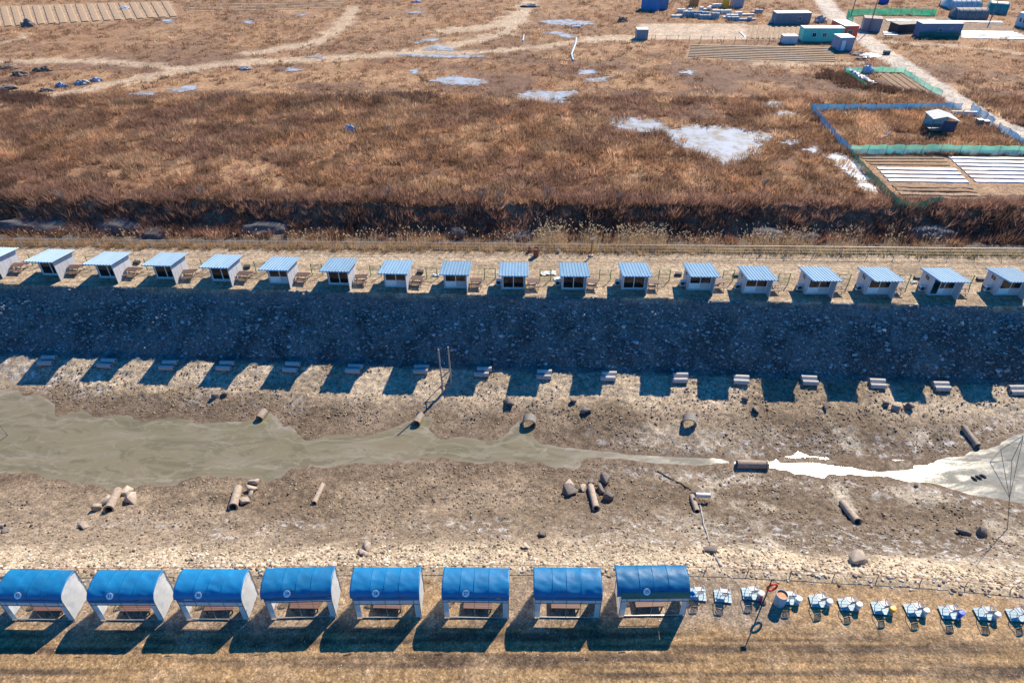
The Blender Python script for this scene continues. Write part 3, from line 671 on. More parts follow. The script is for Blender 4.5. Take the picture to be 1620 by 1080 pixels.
def make_hut(kind, side):
    t = empty('fishing_hut')
    MB().span((-2.38, .9, 0), (-.08, 2.93, .1)).build('floor', PANEL, t)
    w = MB().prism([(0, 0), (3.0, 0), (3.0, 1.76), (0, 2.31)], 'x', -.06, 0)
    for y in (.9, 1.8): w.span((0, y - .012, .01), (.012, y + .012, 1.9))
    w.build('side_wall', PANEL, t)
    lw = MB().prism([(.86, .003), (3.0, .003), (3.0, 1.76), (.86, 2.15)], 'x', -2.42, -2.36).build('side_wall', PANEL, t)
    MB().span((-2.357, 2.94, .003), (-.063, 3.0, 1.75)).build('rear_wall', PANEL, t)
    fw = MB().span((-2.355, .88, 2.0), (-.065, .94, 2.13)); fw.span((-2.355, .88, .1), (-2.28, .94, 1.998)); fw.span((-.14, .88, .1), (-.065, .94, 1.998)); fw.span((-2.278, .88, .101), (-.142, .94, .2))
    fo = fw.build('front_wall', PANEL, t)
    x0, x1, xm = -2.276, -.144, -1.21
    for k, (a, b) in enumerate(((x0, xm + .02), (xm - .02, x1))):
        y = .87 + .035 * k
        if kind == 'open' and k == 0: a, b = xm - .42, xm + .1
        wn = MB(); z0 = .21
        for (p, q) in (((a, y, z0), (a + .06, y + .03, 1.99)), ((b - .06, y, z0), (b, y + .03, 1.99)), ((a + .061, y, z0), (b - .061, y + .03, z0 + .07)), ((a + .061, y, 1.92), (b - .061, y + .03, 1.99))): wn.span(p, q)
        wo = wn.build('sliding_window', FRAMEW, t)
        zs = z0 + .07
        if kind != 'full':
            MB().span((a + .061, y + .004, zs), (b - .061, y + .026, .86)).build('lower_panel', FRAMEW if k == 0 else PANEL, wo); zs = .862
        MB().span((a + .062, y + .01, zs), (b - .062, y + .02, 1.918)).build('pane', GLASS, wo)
    if kind == 'open': MB().span((x0 + .01, 2.3, .21), (xm - .05, 2.32, 1.8)).build('interior_shade_sheet', DARKM, t)  # dark sheet added to stand for the shade inside the open hut
    # ribbed roof
    xs = []; per = .305; x = -2.62
    while x < .2 - .01:
        xs += [(x, 0), (x + .055, .045), (x + .115, .045), (x + .17, 0)]; x += per
    xs.append((min(x, .2), 0)); n = len(xs); vs = []
    for y, z in ((-.5, 2.455), (3.3, 1.756)):
        vs += [(x, y, z + h) for x, h in xs] + [(x, y, z - .045) for x, h in xs]
    fs = []
    for i in range(n - 1):
        fs += [(i, i + 1, 2 * n + i + 1, 2 * n + i), (n + i + 1, n + i, 3 * n + i, 3 * n + i + 1), (i + 1, i, n + i, n + i + 1), (2 * n + i, 2 * n + i + 1, 3 * n + i + 1, 3 * n + i)]
    fs += [(0, 2 * n, 3 * n, n), (n - 1, 2 * n - 1, 4 * n - 1, 3 * n - 1)]
    rf = MB().add(vs, fs).build('roof', ROOFM, t)
    for x in (-2.65, .205): MB().prism([(-.51, 2.36), (3.31, 1.66), (3.31, 1.77), (-.51, 2.47)], 'x', x, x + .03).build('fascia', FASC, rf)
    MB().span((-2.617, -.53, 2.375), (.2, -.503, 2.455)).build('gutter', FASC, rf)
    if side:
        sw = MB().span((-2.455, 1.55, 1.2), (-2.424, 2.3, 1.72)).build('side_window', FRAMEW, t)
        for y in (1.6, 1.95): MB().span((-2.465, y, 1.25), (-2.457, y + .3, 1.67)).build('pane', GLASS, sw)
        ac = MB().span((-2.98, 1.55, .08), (-2.5, 1.85, .68)).build('air_conditioner', ACM, t)
        MB().tube((-2.74, 1.545, .38), (-2.74, 1.53, .38), .21, 18).build('fan', DARKM, ac)
        MB().tube((-2.985, 1.7, .38), (-3.0, 1.7, .38), .12, 12).build('fan_guard', DARKM, ac)
    return t
def c5(x, y): return (x / 3.857, 360 + y / 3.857)
def c6(x, y): return (400 + x / 3.857, 360 + y / 3.857)
def c7(x, y): return (800 + x / 3.857, 360 + y / 3.857)
def c8(x, y): return (1200 + x / 3.857, 360 + y / 3.857)
FEET = [c5(20,312), c5(373,325), c5(725,342), c5(1078,347), c5(1420,360), c6(232,375), c6(595,383), c6(943,397), c6(1310,403), c7(120,410), c7(488,412), c7(858,412), c7(1262,415), c8(62,435), c8(447,440), c8(815,442), c8(1207,447), c8(1615,446)]
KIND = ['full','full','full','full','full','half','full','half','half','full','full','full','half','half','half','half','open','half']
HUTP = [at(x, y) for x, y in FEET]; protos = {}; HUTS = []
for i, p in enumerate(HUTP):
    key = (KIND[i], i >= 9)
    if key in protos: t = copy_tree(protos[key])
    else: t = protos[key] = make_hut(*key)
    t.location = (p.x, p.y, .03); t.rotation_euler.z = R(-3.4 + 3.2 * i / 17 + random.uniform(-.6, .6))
    side = 'left' if i < 9 else 'right'; k = i if i < 9 else 17 - i
    ex = {'full': 'tall dark window panes under a blue roof', 'half': 'windows above white panels', 'open': 'an open sliding door'}[KIND[i]]
    tag(t, f'grey hut with {ex}, {ORD[k]} from the {side} end', 'hut', 'fishing huts in a row on the far terrace'); HUTS.append(t)
# green fence panels and picnic tables between the huts
GREEN = M('green_fence_paint', (.06, .30, .06), (.12, .36, .08), scale=6, rough=.5); WIREG = M('green_wire', (.16, .30, .14), rough=.5)
BRW = M('brown_board', (.085, .042, .034), (.13, .07, .055), scale=3, rough=.65, streak=(.3, 6, 6), rand=.2); LEGM = M('weathered_timber', (.42, .34, .27), (.3, .23, .18), scale=5, streak=(6, 6, .4))
def make_panel():
    t = empty('fence_panel')
    for x in (0, 1.12): MB().tube((x, 0, -.1), (x, 0, 1.32), .045, 8).build('post', GREEN, t)
    for z in (.12, .7, 1.22): MB().tube((0, 0, z), (1.12, 0, z), .02, 6).build('rail', WIREG, t)
    m = MB()
    for i in range(1, 9): m.tube((i * .124, .0, .12), (i * .124, 0, 1.22), .006, 4)
    m.build('mesh', WIREG, t); return t
def make_ptable():
    t = empty('picnic_table')
    tp = MB()
    for i in range(4): tp.span((-.62, -.36 + i * .185, .68), (.62, -.19 + i * .185, .725))
    tp.build('tabletop', BRW, t)
    for y in (-.72, .72): MB().span((-.62, y - .13, .4), (.62, y + .13, .44)).build('bench', BRW, t)
    for x in (-.45, .45):
        MB().tube((x, -.7, 0), (x, -.22, .68), .035, 6).build('leg', LEGM, t); MB().tube((x, .7, 0), (x, .22, .68), .035, 6).build('leg', LEGM, t)
        MB().span((x - .025, -.84, .34), (x + .025, .84, .4)).build('crossbar', LEGM, t)
    return t
fp0 = make_panel(); pt0 = make_ptable()
for i in range(17):
    p = HUTP[i]; side = 'left' if i < 9 else 'right'; k = i if i < 9 else 16 - i
    if i < 16 or True:
        o = fp0 if i == 0 else copy_tree(fp0); x, y = p.x + 1.6 + random.uniform(-.1, .15), p.y + 2.75
        o.location = (x, y, zt(x, y)); o.rotation_euler.z = R(random.uniform(-6, 3))
        tag(o, f'green wire fence panel in the {ORD[k]} gap between huts from the {side}', 'fence panel', 'green fence panels between the huts')
    o = pt0 if i == 0 else copy_tree(pt0); x, y = p.x + .78 + random.uniform(-.05, .1), p.y + 1.55 + random.uniform(-.15, .15)
    o.location = (x, y, zt(x, y)); o.rotation_euler.z = R(random.uniform(-8, 8))
    tag(o, f'brown picnic table beside the {ORD[i] if i < 9 else ORD[17 - i]} hut from the {side if i < 9 else "right"} end', 'picnic table', 'picnic tables between the huts')
CRATE = M('black_crate', (.025, .025, .03), (.05, .05, .05), rough=.7); SHEET = M('white_sheet', (.75, .75, .74), (.55, .52, .48), scale=3, rough=.6)
for (x, y, l) in [(217,417,'flat black crate on the road behind the third hut gap'), (391,424,'black crate with green trim beside the fifth hut'), (665,432,'black crate on the gravel behind the eighth hut gap'), (1073,435,'black crate right of the twelfth hut'), (1165,437,'dark crate behind the fourteenth hut'), (1550,443,'black crate between the two rightmost huts'), (1451,441,'black crate with blue lid left of the open hut')]:
    p = at(x, y); t = empty('crate', p, R(random.uniform(-10, 10)))
    b = MB().span((-.32, -.2, 0), (.32, .2, .05)); b.span((-.32, -.2, .051), (-.29, .2, .25)); b.span((.29, -.2, .051), (.32, .2, .25)); b.span((-.289, -.2, .051), (.289, -.17, .25)); b.span((-.289, .17, .051), (.289, .2, .25)); b.build('box', CRATE, t)
    MB().span((-.34, -.22, .253), (.34, .22, .285)).build('lid', CRATE, t); tag(t, l, 'crate', 'black crates by the huts')
for (x, y, w, l) in [(868,433,1.5,'white crumpled sheet on the gravel between the tenth and eleventh huts'), (690,436,.9,'white crumpled sheet behind the ninth hut'), (885,441,1.2,'torn white sheet lying below the green panel by the eleventh hut'), (1446,447,.8,'small torn white sheet beside the open hut')]:
    p = at(x, y); bm = bmesh.new(); bmesh.ops.create_grid(bm, x_segments=9, y_segments=6, size=.5)
    for v in bm.verts: v.co = Vector((v.co.x * w * (1 + random.uniform(-.12, .12)), v.co.y * w * .5 * (1 + random.uniform(-.2, .2)), .05 + random.uniform(0, .12)))
    me = bpy.data.meshes.new('plastic_sheet'); bm.to_mesh(me); bm.free(); me.materials.append(SHEET)
    tag(link('plastic_sheet', me, None, p, random.uniform(-.4, .4)), l, 'sheet')
# wire fence along the back of the road
GALV = M('galvanised_wire', (.42, .43, .44), (.34, .35, .36), rough=.5, metal=.4); GREENNET = M('green_netting', (.07, .13, .085), (.14, .17, .11), scale=3, rough=.8)
wf = empty('wire_fence', (0, 0, 0))
xs = np.arange(-60, 59, 2.9); top = []
post_me = MB().tube((0, 0, -.2), (0, 0, 1.22), .03, 6).mesh('post', GALV)
for x in xs:
    y = 65.6 - .02 * x; z = zt(x, y); link('post', post_me, wf, (x, y, z)); top.append((x, y, z))
for h, r in ((1.18, .02), (.8, .008), (.45, .008), (.1, .008)):
    MB().path([(x, y, z + h) for x, y, z in top], r, 4).build('rail' if r > .01 else 'wire', GALV, wf)
tag(wf, 'thin grey wire fence on posts along the back of the gravel road', 'fence')
RUST = M('rusty_steel', (.28, .09, .055), (.16, .06, .045), scale=7, rough=.85, bump=.3, bscale=20); YEL = M('yellow_paint', (.75, .42, .03), (.6, .33, .03), rough=.5)
def drum(name, p, r, h, mat, inner, label, cat, ribs=True):
    t = empty(name, p)
    pr = [(r * .97, 0), (r, .02)]
    if ribs:
        for z in (.33, .66): pr += [(r, h * z - .03), (r * 1.04, h * z), (r, h * z + .03)]
    pr += [(r, h - .03), (r * 1.03, h), (r * .95, h), (r * .95, h - .05)]
    body = MB().lathe(pr, 24).build('body', mat, t, smooth=False); auto_smooth(body.data)
    MB().lathe([(.001, h - .12), (r * .95, h - .12), (r * .95, h - .11), (.001, h - .1)], 24).build('contents', inner, t)
    MB().lathe([(.001, .0), (r * .96, .0), (r * .96, .02), (.001, .02)], 24).build('bottom', mat, t)
    tag(t, label, cat); return t
p = at(848, 405); drum('rusty_drum', p, .3, .92, RUST, RUST, 'rust red drum standing in the verge by the wire fence', 'drum')
p = at(838, 398); t = empty('gas_bottle', p); MB().lathe([(.001, 0), (.16, .02), (.17, .5), (.12, .62), (.04, .68), (.04, .76), (.001, .77)], 14).build('body', M('orange_paint', (.5, .16, .06)), t, smooth=True); MB().tube((0, 0, .77), (0, 0, .84), .05, 8).build('valve', GALV, t); tag(t, 'small orange gas bottle beside the rust red drum', 'gas bottle')
p = at(935, 405); t = empty('marker_post', p); MB().tube((0, 0, 0), (0, 0, 1.9), .05, 8).build('post', RUST, t); MB().tube((.16, 0, .75), (.16, 0, 2.0), .055, 8).build('yellow_sleeve', YEL, t); MB().lathe([(.001, 0), (.3, 0), (.26, .16), (.001, .2)], 10).build('footing', LEGM, t); MB().span((-.2, -.03, 1.95), (.25, .03, 2.15)).build('sign_plate', GALV, t)
tag(t, 'brown and yellow marker post at the edge of the gravel road', 'post')
p = at(884, 399); t = empty('pail', p); MB().lathe([(.12, 0), (.16, .36), (.17, .37), (.15, .37), (.11, .03), (.001, .03)], 14).build('body', SHEET, t); MB().path([(-.16, 0, .36), (-.1, 0, .48), (.1, 0, .48), (.16, 0, .36)], .008, 4).build('handle', GALV, t); tag(t, 'pale pail in the verge right of the rust red drum', 'pail')
# ================================================================== BLUE TENTS
BLUE = M('blue_vinyl', (.006, .165, .36), (.012, .125, .27), scale=1.6, rough=.5, bump=.6, bscale=6, lo=.38, hi=.72, rand=.22, spec=.35)
TEAL = M('green_vinyl', (.0, .14, .13), (.0, .12, .11), scale=3, rough=.45)
def vinyl_mat(name, col, tr):
    m = M(name, col, tuple(x * .86 for x in col), scale=3, rough=.5, bump=.35, bscale=4); t = m.node_tree; b = t.nodes['Principled BSDF']
    s = t.nodes.new('ShaderNodeBsdfTranslucent'); s.inputs[0].default_value = (*col, 1); ms = t.nodes.new('ShaderNodeMixShader'); ms.inputs[0].default_value = tr
    t.links.new(b.outputs[0], ms.inputs[1]); t.links.new(s.outputs[0], ms.inputs[2]); t.links.new(ms.outputs[0], t.nodes['Material Output'].inputs[0]); return m
WHITEV = vinyl_mat('white_vinyl', (.74, .73, .72), .22)
STEEL = M('frame_steel', (.4, .41, .43), (.3, .3, .31), rough=.4, metal=.6); DSTEEL = M('dark_frame', (.1, .085, .08), (.16, .13, .11), rough=.5)
DISC = M('number_disc', (.85, .86, .88), (.7, .72, .76), rough=.5); DIGIT = M('number_print', (.06, .03, .16), (.08, .04, .2), rough=.6)
def text_mesh(s, size):
    cu = bpy.data.curves.new('t', 'FONT'); cu.body = s; cu.size = size; cu.align_x = 'CENTER'; cu.align_y = 'CENTER'; cu.extrude = .002; cu.resolution_u = 3; cu.offset = size * .02
    o = bpy.data.objects.new('t', cu); COL.objects.link(o); bpy.context.view_layer.update()
    me = bpy.data.meshes.new_from_object(o.evaluated_get(bpy.context.evaluated_depsgraph_get())); bpy.data.objects.remove(o); me.name = 'number'
    me.materials.clear(); me.materials.append(DIGIT); return me
TD, TZ, TR = 2.0, 1.95, .66; REAR = R(136)
def arch(a, D=TD): return (D / 2 - D / 2 * math.cos(a), TZ + TR * math.sin(a) ** .85)
def make_tent(w, vd, number, ext=(0, 0), green=False, rise=0, disc_f=.36):
    t = empty('blue_tent')
    # canopy: ribs with sagging vinyl between them
    xs = np.linspace(-.04 - ext[0], w + .04 + ext[1], 41); an = np.linspace(0.02, REAR, 23)
    ribs = [-.04 - ext[0], w * .27, w * .48, w * .70, w + .04 + ext[1]]; v = []; seed = random.randrange(99)
    for lay in (0, .012):
        for x in xs:
            f = np.interp(x, ribs, range(5)) % 1; sag = .06 * math.sin(math.pi * f) ** .6
            for a in an:
                y, z = arch(a); wr = (float(vn(x * 2.2, a * 3.5 + x, seed)) - .5) * .05 + (float(vn(x * 6 + a * 4, a * 9, seed + 1)) - .5) * .02
                q = 1 - (sag * .35 + lay) / 1.0
                v.append((x, TD / 2 + (y - TD / 2) * (q + .02) + wr * -math.cos(a), TZ + (z - TZ + rise * math.sin(a)) * q + wr * math.sin(a)))
    n, m = len(xs), len(an); f = []
    for i in range(n - 1):
        for j in range(m - 1):
            p = i * m + j; f.append((p, p + m, p + m + 1, p + 1)); p += n * m; f.append((p, p + 1, p + m + 1, p + m))
    for i in range(n - 1):
        for j in (0, m - 1): p = i * m + j; f.append((p, p + m, p + m + n * m, p + n * m))
    for i in (0, n - 1):
        for j in range(m - 1): p = i * m + j; f.append((p, p + 1, p + 1 + n * m, p + n * m))
    cn = MB().add(v, f).build('canopy', BLUE, t, smooth=True)
    for x in ribs[1:4]: MB().path([(x, TD / 2 + (arch(a)[0] - TD / 2) * 1.035, TZ + (arch(a)[1] - TZ + rise * math.sin(a)) * 1.02) for a in np.linspace(.1, REAR, 14)], .014, 4).build('seam', BLUE, cn)
    # skirt hanging below the canopy at the front
    MB().span((-.03, -.028, TZ - .16), (w + .03, -.014, TZ + .06)).build('skirt', TEAL if green else BLUE, cn)
    if green: MB().add([(x, q[0], q[1]) for x in (-.03, w + .04) for q in ((-.075, TZ - .1), (-.06, TZ + .1), (-.015, TZ + .24), (.06, TZ + .36))], [(0, 4, 5, 1), (1, 5, 6, 2), (2, 6, 7, 3)]).build('green_band', TEAL, cn)
    if number:
        dx = w * disc_f; ya, za = arch(R(30)); nv = Vector((0, -math.cos(R(38)), math.sin(R(38)))); pc = Vector((dx, ya, za)) + nv * .12; dk = MB().tube(pc, pc + nv * .012, .2, 22).build('number_disc', DISC, t)
        o = link('number', text_mesh(number, .24), dk, pc + nv * .016); o.rotation_euler = (R(52), 0, 0)
    vt = TZ - .162; vb = vt - vd
    xv = [.0, .33, w * .27, w * .48, w * .70, w - .33, w]
    va = MB().span((.33, -.01, vb), (w - .33, -.002, vt)).build('valance', WHITEV, t)
    for x in (.33, w * .27, w * .48, w * .70, w - .33): MB().tube((x, -.018, vb - .01), (x, -.018, vt), .013, 5).build('seam', DSTEEL, va)
    MB().tube((0, -.02, vb), (w, -.02, vb), .018, 6).build('front_bar', DSTEEL, t)
    for x0 in (.01, w - .33): MB().span((x0, -.008, .04), (x0 + .32, .0, vt)).build('front_panel', WHITEV, t)
    for s, x in ((-1, .012), (1, w - .012)):
        bm = bmesh.new(); rows = 14
        vs = [];
        for k in range(rows + 1):
            y = .03 + 1.67 * k / rows; zt_ = TZ + TR * max(0, 1 - ((y - TD / 2) / (TD / 2)) ** 2) ** .45 - .05
            for j in range(12):
                z = .05 + (zt_ - .05) * j / 11; b = .05 * math.sin(math.pi * k / rows) * math.sin(math.pi * j / 11) + (float(vn(y * 5, z * 4 + y * 3, 5 + s)) - .5) * .05
                vs.append(bm.verts.new((x - s * .02 + s * b, y, z)))
        for k in range(rows):
            for j in range(11): q = bm.faces.new((vs[k * 12 + j], vs[(k + 1) * 12 + j], vs[(k + 1) * 12 + j + 1], vs[k * 12 + j + 1])); q.smooth = True
        me = bpy.data.meshes.new('end_wall'); bm.to_mesh(me); bm.free(); me.materials.append(WHITEV); link('end_wall', me, t)
    for x in (0, w):
        MB().tube((x, -.02, 0), (x, -.02, TZ - .05), .024, 6).build('post', STEEL, t); MB().tube((x, 1.72, 0), (x, 1.72, 2.42), .024, 6).build('post', STEEL, t)
    MB().path([(0, 1.72, 2.42), (w, 1.72, 2.42)], .02, 5).build('rear_bar', STEEL, t)
    for x in (w * .48, w * .70): MB().tube((x, -.02, .05), (x, -.02, vb), .014, 5).build('mullion', STEEL, t)
    MB().span((.33, -.04, .02), (w - .33, .02, .075)).build('ground_bar', STEEL, t)
    return t
def tent_px(l, r): return at(*l), at(*r)
TENTS = [((13,979),(113,981),.32,'32',(0,0),False,0), ((154,980.5),(255.4,981),.2,'31',(0,0),False,0), ((291,979),(391,980),.36,'30',(.12,.0),False,.05), ((426,978),(530,975),.15,'29',(.14,0),False,.05), ((563,976.7),(665.8,976),.4,'28',(.1,0),False,.05), ((702,976),(804.5,977.5),.17,'27',(.0,0),False,0), ((845.4,976),(949,976.8),.3,'',(.05,0),False,0), ((980,974),(1084.7,973),.28,'25',(.25,-.02),True,.1)]
WOOD = M('platform_board', (.13, .062, .048), (.19, .105, .085), scale=2.5, rough=.6, streak=(.25, 5, 5), bump=.2, bscale=12)
PTOP = None
def make_platform():
    t = empty('wooden_platform')
    for i in range(8): MB().span((-.85, -.48 + i * .121, .38), (.85, -.48 + i * .121 + .112, .42)).build('board', WOOD, t)
    for y in (-.44, .44): MB().span((-.83, y - .03, .28), (.83, y + .03, .378)).build('beam', WOOD, t)
    for x in (-.75, .75):
        for y in (-.4, .4): MB().span((x - .04, y - .029, 0), (x + .04, y + .029, .279)).build('leg', WOOD, t)
    return t
CHAIRM = M('white_plastic', (.43, .46, .5), (.3, .32, .36), scale=5, rough=.4); CHAIRD = M('grey_plastic', (.3, .31, .34), (.24, .25, .28), rough=.5)
def make_chair():
    """moulded plastic armchair; the back faces -y (away from the pond)"""
    t = empty('plastic_chair')
    st = MB()
    for i in range(5): st.span((-.22, -.18 + i * .085, .40), (.22, -.18 + i * .085 + .072, .425))
    st.span((-.24, -.2, .385), (-.2, .24, .42)); st.span((.2, -.2, .385), (.24, .24, .42)); st.build('seat', CHAIRM, t)
    bk = MB(); rot = Matrix.Rotation(R(-12), 3, 'X')
    sl_ = MB()
    for i in range(5): sl_.box((-.16 + .08 * i, -.27, .62), (.045, .018, .36), Matrix.Rotation(R(14), 3, 'X'))
    sl_.box((0, -.226, .455), (.42, .03, .05)); sl_.build('slats', CHAIRD, t); prev = None
    for k in range(11):
        a = math.pi * k / 10; q = Vector((-.25 * math.cos(a), -.31 - .02 * math.sin(a), .74 + .14 * math.sin(a)))
        if prev: bk.tube(prev, q, .022, 6)
        prev = q
    bk.box((0, -.325, .82), (.38, .02, .09), Matrix.Rotation(R(14), 3, 'X')); bk.build('backrest', CHAIRM, t)
    for s in (-1, 1):
        MB().path([(s * .25, -.31, .75), (s * .29, -.15, .66), (s * .29, .12, .65), (s * .27, .23, .6), (s * .25, .26, .42)], .022, 6).build('armrest', CHAIRM, t)
        MB().tube((s * .22, -.2, .4), (s * .27, -.3, 0), .024, 6, .018).build('leg', CHAIRM, t); MB().tube((s * .22, .22, .4), (s * .26, .28, 0), .024, 6, .018).build('leg', CHAIRM, t)
    return t
DECKM = M('pale_blue_board', (.2, .33, .41), (.34, .44, .49), scale=3, rough=.55, lo=.35, hi=.65, rand=.12)
DECKT = M('teal_board', (.18, .45, .45), (.3, .55, .55), scale=3, rough=.55)
def make_deck(w=1.0, d=.8, m=None):
    t = empty('deck_board')
    n = 4
    for i in range(n): MB().span((-w / 2, -d / 2 + d * i / n, .07), (w / 2, -d / 2 + d * (i + 1) / n - .02, .1)).build('plank', m or DECKM, t)
    for x in (-w * .38, w * .38): MB().span((x - .04, -d / 2 + .01, 0), (x + .04, d / 2 - .03, .069)).build('bearer', LEGM, t)
    return t
plat0, chair0, deck0, deckt0 = make_platform(), make_chair(), make_deck(), make_deck(.95, .7, DECKT)
used = set()
def place(proto, loc, rz, label, cat, group, scale=1):
    o = proto if proto.name not in used else copy_tree(proto); used.add(proto.name)
    o.location = loc; o.rotation_euler.z = rz; tag(o, label, cat, group)
    if scale != 1: o.scale = (scale,) * 3
    return o
TLAB = ['cut by the left picture edge', 'second from the left', 'third from the left', 'fourth from the left', 'fifth from the left', 'third from the right', 'without a number disc', 'with a green band, rightmost']
TSH = ['leftmost tent', 'second tent from left', 'third tent from left', 'fourth tent from left', 'fifth tent from left', 'sixth tent from left', 'tent without a number disc', 'tent with the green band']
for i, (l, r, vd, num, ext, gr, rs) in enumerate(TENTS):
    l = (l[0] + 7 * (810 - l[0]) / 810, l[1]); r = (r[0] + 7 * (810 - r[0]) / 810, r[1])
    a, b = at(*l), at(*r); w = (b - a).length; ang = math.atan2(b.y - a.y, b.x - a.x)
    t = make_tent(w, vd, num, ext, gr, rs); t.location = (a.x, a.y, .02); t.rotation_euler.z = ang
    tag(t, f'arched blue canopy tent with white side walls, {TLAB[i]}', 'tent', 'blue tents along the near bank')
    def L2(x, y): q = Matrix.Rotation(ang, 3, 'Z') @ Vector((x, y, 0)); X, Y = a.x + q.x, a.y + q.y; return (X, Y, zt(X, Y) + .015)
    px = w * (.5 + random.uniform(-.03, .05))
    place(plat0, L2(px, .82), ang + R(random.uniform(-3, 3)), f'brown slatted wooden platform inside the {TSH[i]}', 'platform', 'wooden platforms in the tents')
    for s, nm in ((-1, 'left'), (1, 'right')):
        cx = px + s * (1.02 + random.uniform(-.1, .1)) if random.random() < .35 else px + s * random.uniform(.45, .75); q = L2(cx + s * .2, 1.95 + random.uniform(-.1, .15))
        pr = deckt0 if (i + (s > 0)) % 3 == 0 else deck0
        place(pr, q, ang + R(random.uniform(-6, 6)), f'{"teal" if pr is deckt0 else "pale blue"} deck board at the back of the {TSH[i]}, {nm} side', 'deck board', 'deck boards for anglers')
        c = L2(cx + s * .15, 1.85); place(chair0, (c[0], c[1], c[2] + .1), ang + R(random.uniform(-20, 20)), f'white plastic armchair at the back of the {TSH[i]}, {nm} one', 'chair', 'white plastic armchairs')
# open-air fishing places to the right of the tents
ST = [(1103,941,'b'), (1143,944,None), (1187,940,'w'), (1246,948,'l'), (1294,952,'w'), (1340,957,'w'), (1393,963,'o'), (1445,966,'w'), (1500,970,'B'), (1556,972,'w'), (1607,974,None)]
BK = {'b': ('bright blue', M('bucket_blue', (.02, .32, .72), rough=.4)), 'w': ('white', M('bucket_white', (.6, .59, .58), (.5, .48, .46), rough=.45)), 'l': ('pale blue', M('bucket_pale', (.55, .72, .76), (.75, .8, .8), rough=.45)), 'o': ('orange', M('bucket_orange', (.85, .36, .01), rough=.4)), 'B': ('deep blue', M('bucket_deep', (.01, .1, .6), rough=.4))}
buckmesh = {}
def bucket(loc, key, label):
    nm, m = BK[key]; t = empty('bucket', loc, random.uniform(0, 6))
    if key not in buckmesh:
        b = MB().lathe([(.001, 0), (.145, 0), (.15, .02), (.175, .36), (.19, .37), (.19, .395), (.17, .395), (.165, .37), (.14, .04), (.001, .035)], 20)
        buckmesh[key] = (b.mesh('body', m), MB().lathe([(.001, .398), (.192, .398), (.196, .41), (.16, .425), (.001, .43)], 20).mesh('lid', m), MB().path([(-.19, 0, .36), (-.2, .03, .3), (-.12, .16, .22), (.12, .16, .22), (.2, .03, .3), (.19, 0, .36)], .007, 4).mesh('handle', GALV))
        auto_smooth(buckmesh[key][0])
    b, l, h = buckmesh[key]; link('body', b, t)
    if key != 'b': link('lid', l, t)
    link('handle', h, t); tag(t, label, 'bucket', 'buckets beside the fishing places')
for i, (x, y, bk) in enumerate(ST):
    p = at(x, y); q = ORD[i]; rz = R(random.uniform(-4, 4) - 4)
    place(deck0, (p.x, p.y, zt(p.x, p.y) + .01), rz, f'pale blue deck board of the {q} open fishing place right of the tents', 'deck board', 'deck boards for anglers')
    place(chair0, (p.x + .02, p.y - .02, zt(p.x, p.y) + .11), R(random.uniform(-10, 14)), f'white plastic armchair on the {q} open deck board right of the tents', 'chair', 'white plastic armchairs')
    if bk:
        dx = -.42 if bk == 'b' else .5; bx, by = p.x + dx, p.y - .22
        same = sum(1 for s_ in ST if s_[2] == bk) > 1
        bucket((bx, by, zt(bx, by) + .1), bk, f'{BK[bk][0]} bucket on the {q} open deck board' if same else f'{BK[bk][0]} bucket, the only one of its colour, on an open deck board')
# lamp post with lifebuoy, drum
POLEM = M('dark_pole', (.06, .055, .06), (.1, .08, .07), rough=.5); REDM = M('buoy_red', (.62, .03, .02), (.5, .03, .02), rough=.45)
p = at(1207, 953); t = empty('lamp_post', (p.x, p.y, zt(p.x, p.y)), R(6)); MB().tube((0, 0, 0), (0, 0, 2.75), .045, 10, .035).build('pole', POLEM, t); MB().lathe([(.001, 0), (.2, 0), (.18, .1), (.06, .16), (.001, .17)], 12).build('base', POLEM, t)
MB().tube((0, 0, 2.7), (-.12, -.1, 2.78), .025, 6).build('arm', POLEM, t); MB().box((-.2, -.16, 2.8), (.3, .22, .09)).build('lamp_head', POLEM, t)
tag(t, 'dark lamp post with a small lamp head standing among the fishing places', 'lamp post')
bm = bmesh.new(); me = bpy.data.meshes.new('ring'); b = MB(); nn, mm = 32, 12
for i in range(nn):
    a = 6.28319 * i / nn
    for j in range(mm):
        e = 6.28319 * j / mm; rr = .3 + .065 * math.cos(e); b.v.append((rr * math.cos(a), .065 * math.sin(e), rr * math.sin(a)))
for i in range(nn):
    for j in range(mm): b.f.append((i * mm + j, ((i + 1) % nn) * mm + j, ((i + 1) % nn) * mm + (j + 1) % mm, i * mm + (j + 1) % mm))
lb = empty('lifebuoy', (p.x + .18, p.y - .02, zt(p.x, p.y) + 1.62), R(12)); b.build('ring', REDM, lb, smooth=True); rp = MB()
for k in range(4):
    a = R(45 + 90 * k); rp.tube((.37 * math.cos(a), 0, .37 * math.sin(a)), (.37 * math.cos(a + 1.57), 0, .37 * math.sin(a + 1.57)), .008, 4)
rp.build('grab_rope', SHEET, lb); tag(lb, 'red lifebuoy hanging on the lamp post', 'lifebuoy')
ex = empty('fire_extinguisher', (p.x - .2, p.y + .05, zt(p.x, p.y)), 0); MB().lathe([(.001, 0), (.085, .01), (.09, .4), (.05, .5), (.025, .53), (.001, .54)], 14).build('cylinder', M('magenta_paint', (.5, .01, .12), rough=.4), ex, smooth=True); MB().box((.02, 0, .57), (.12, .03, .05)).build('handle', DARKM, ex); MB().path([(.05, 0, .55), (.13, 0, .45), (.12, 0, .15)], .012, 5).build('hose', DARKM, ex); tag(ex, 'magenta red fire extinguisher standing at the foot of the lamp post', 'fire extinguisher')
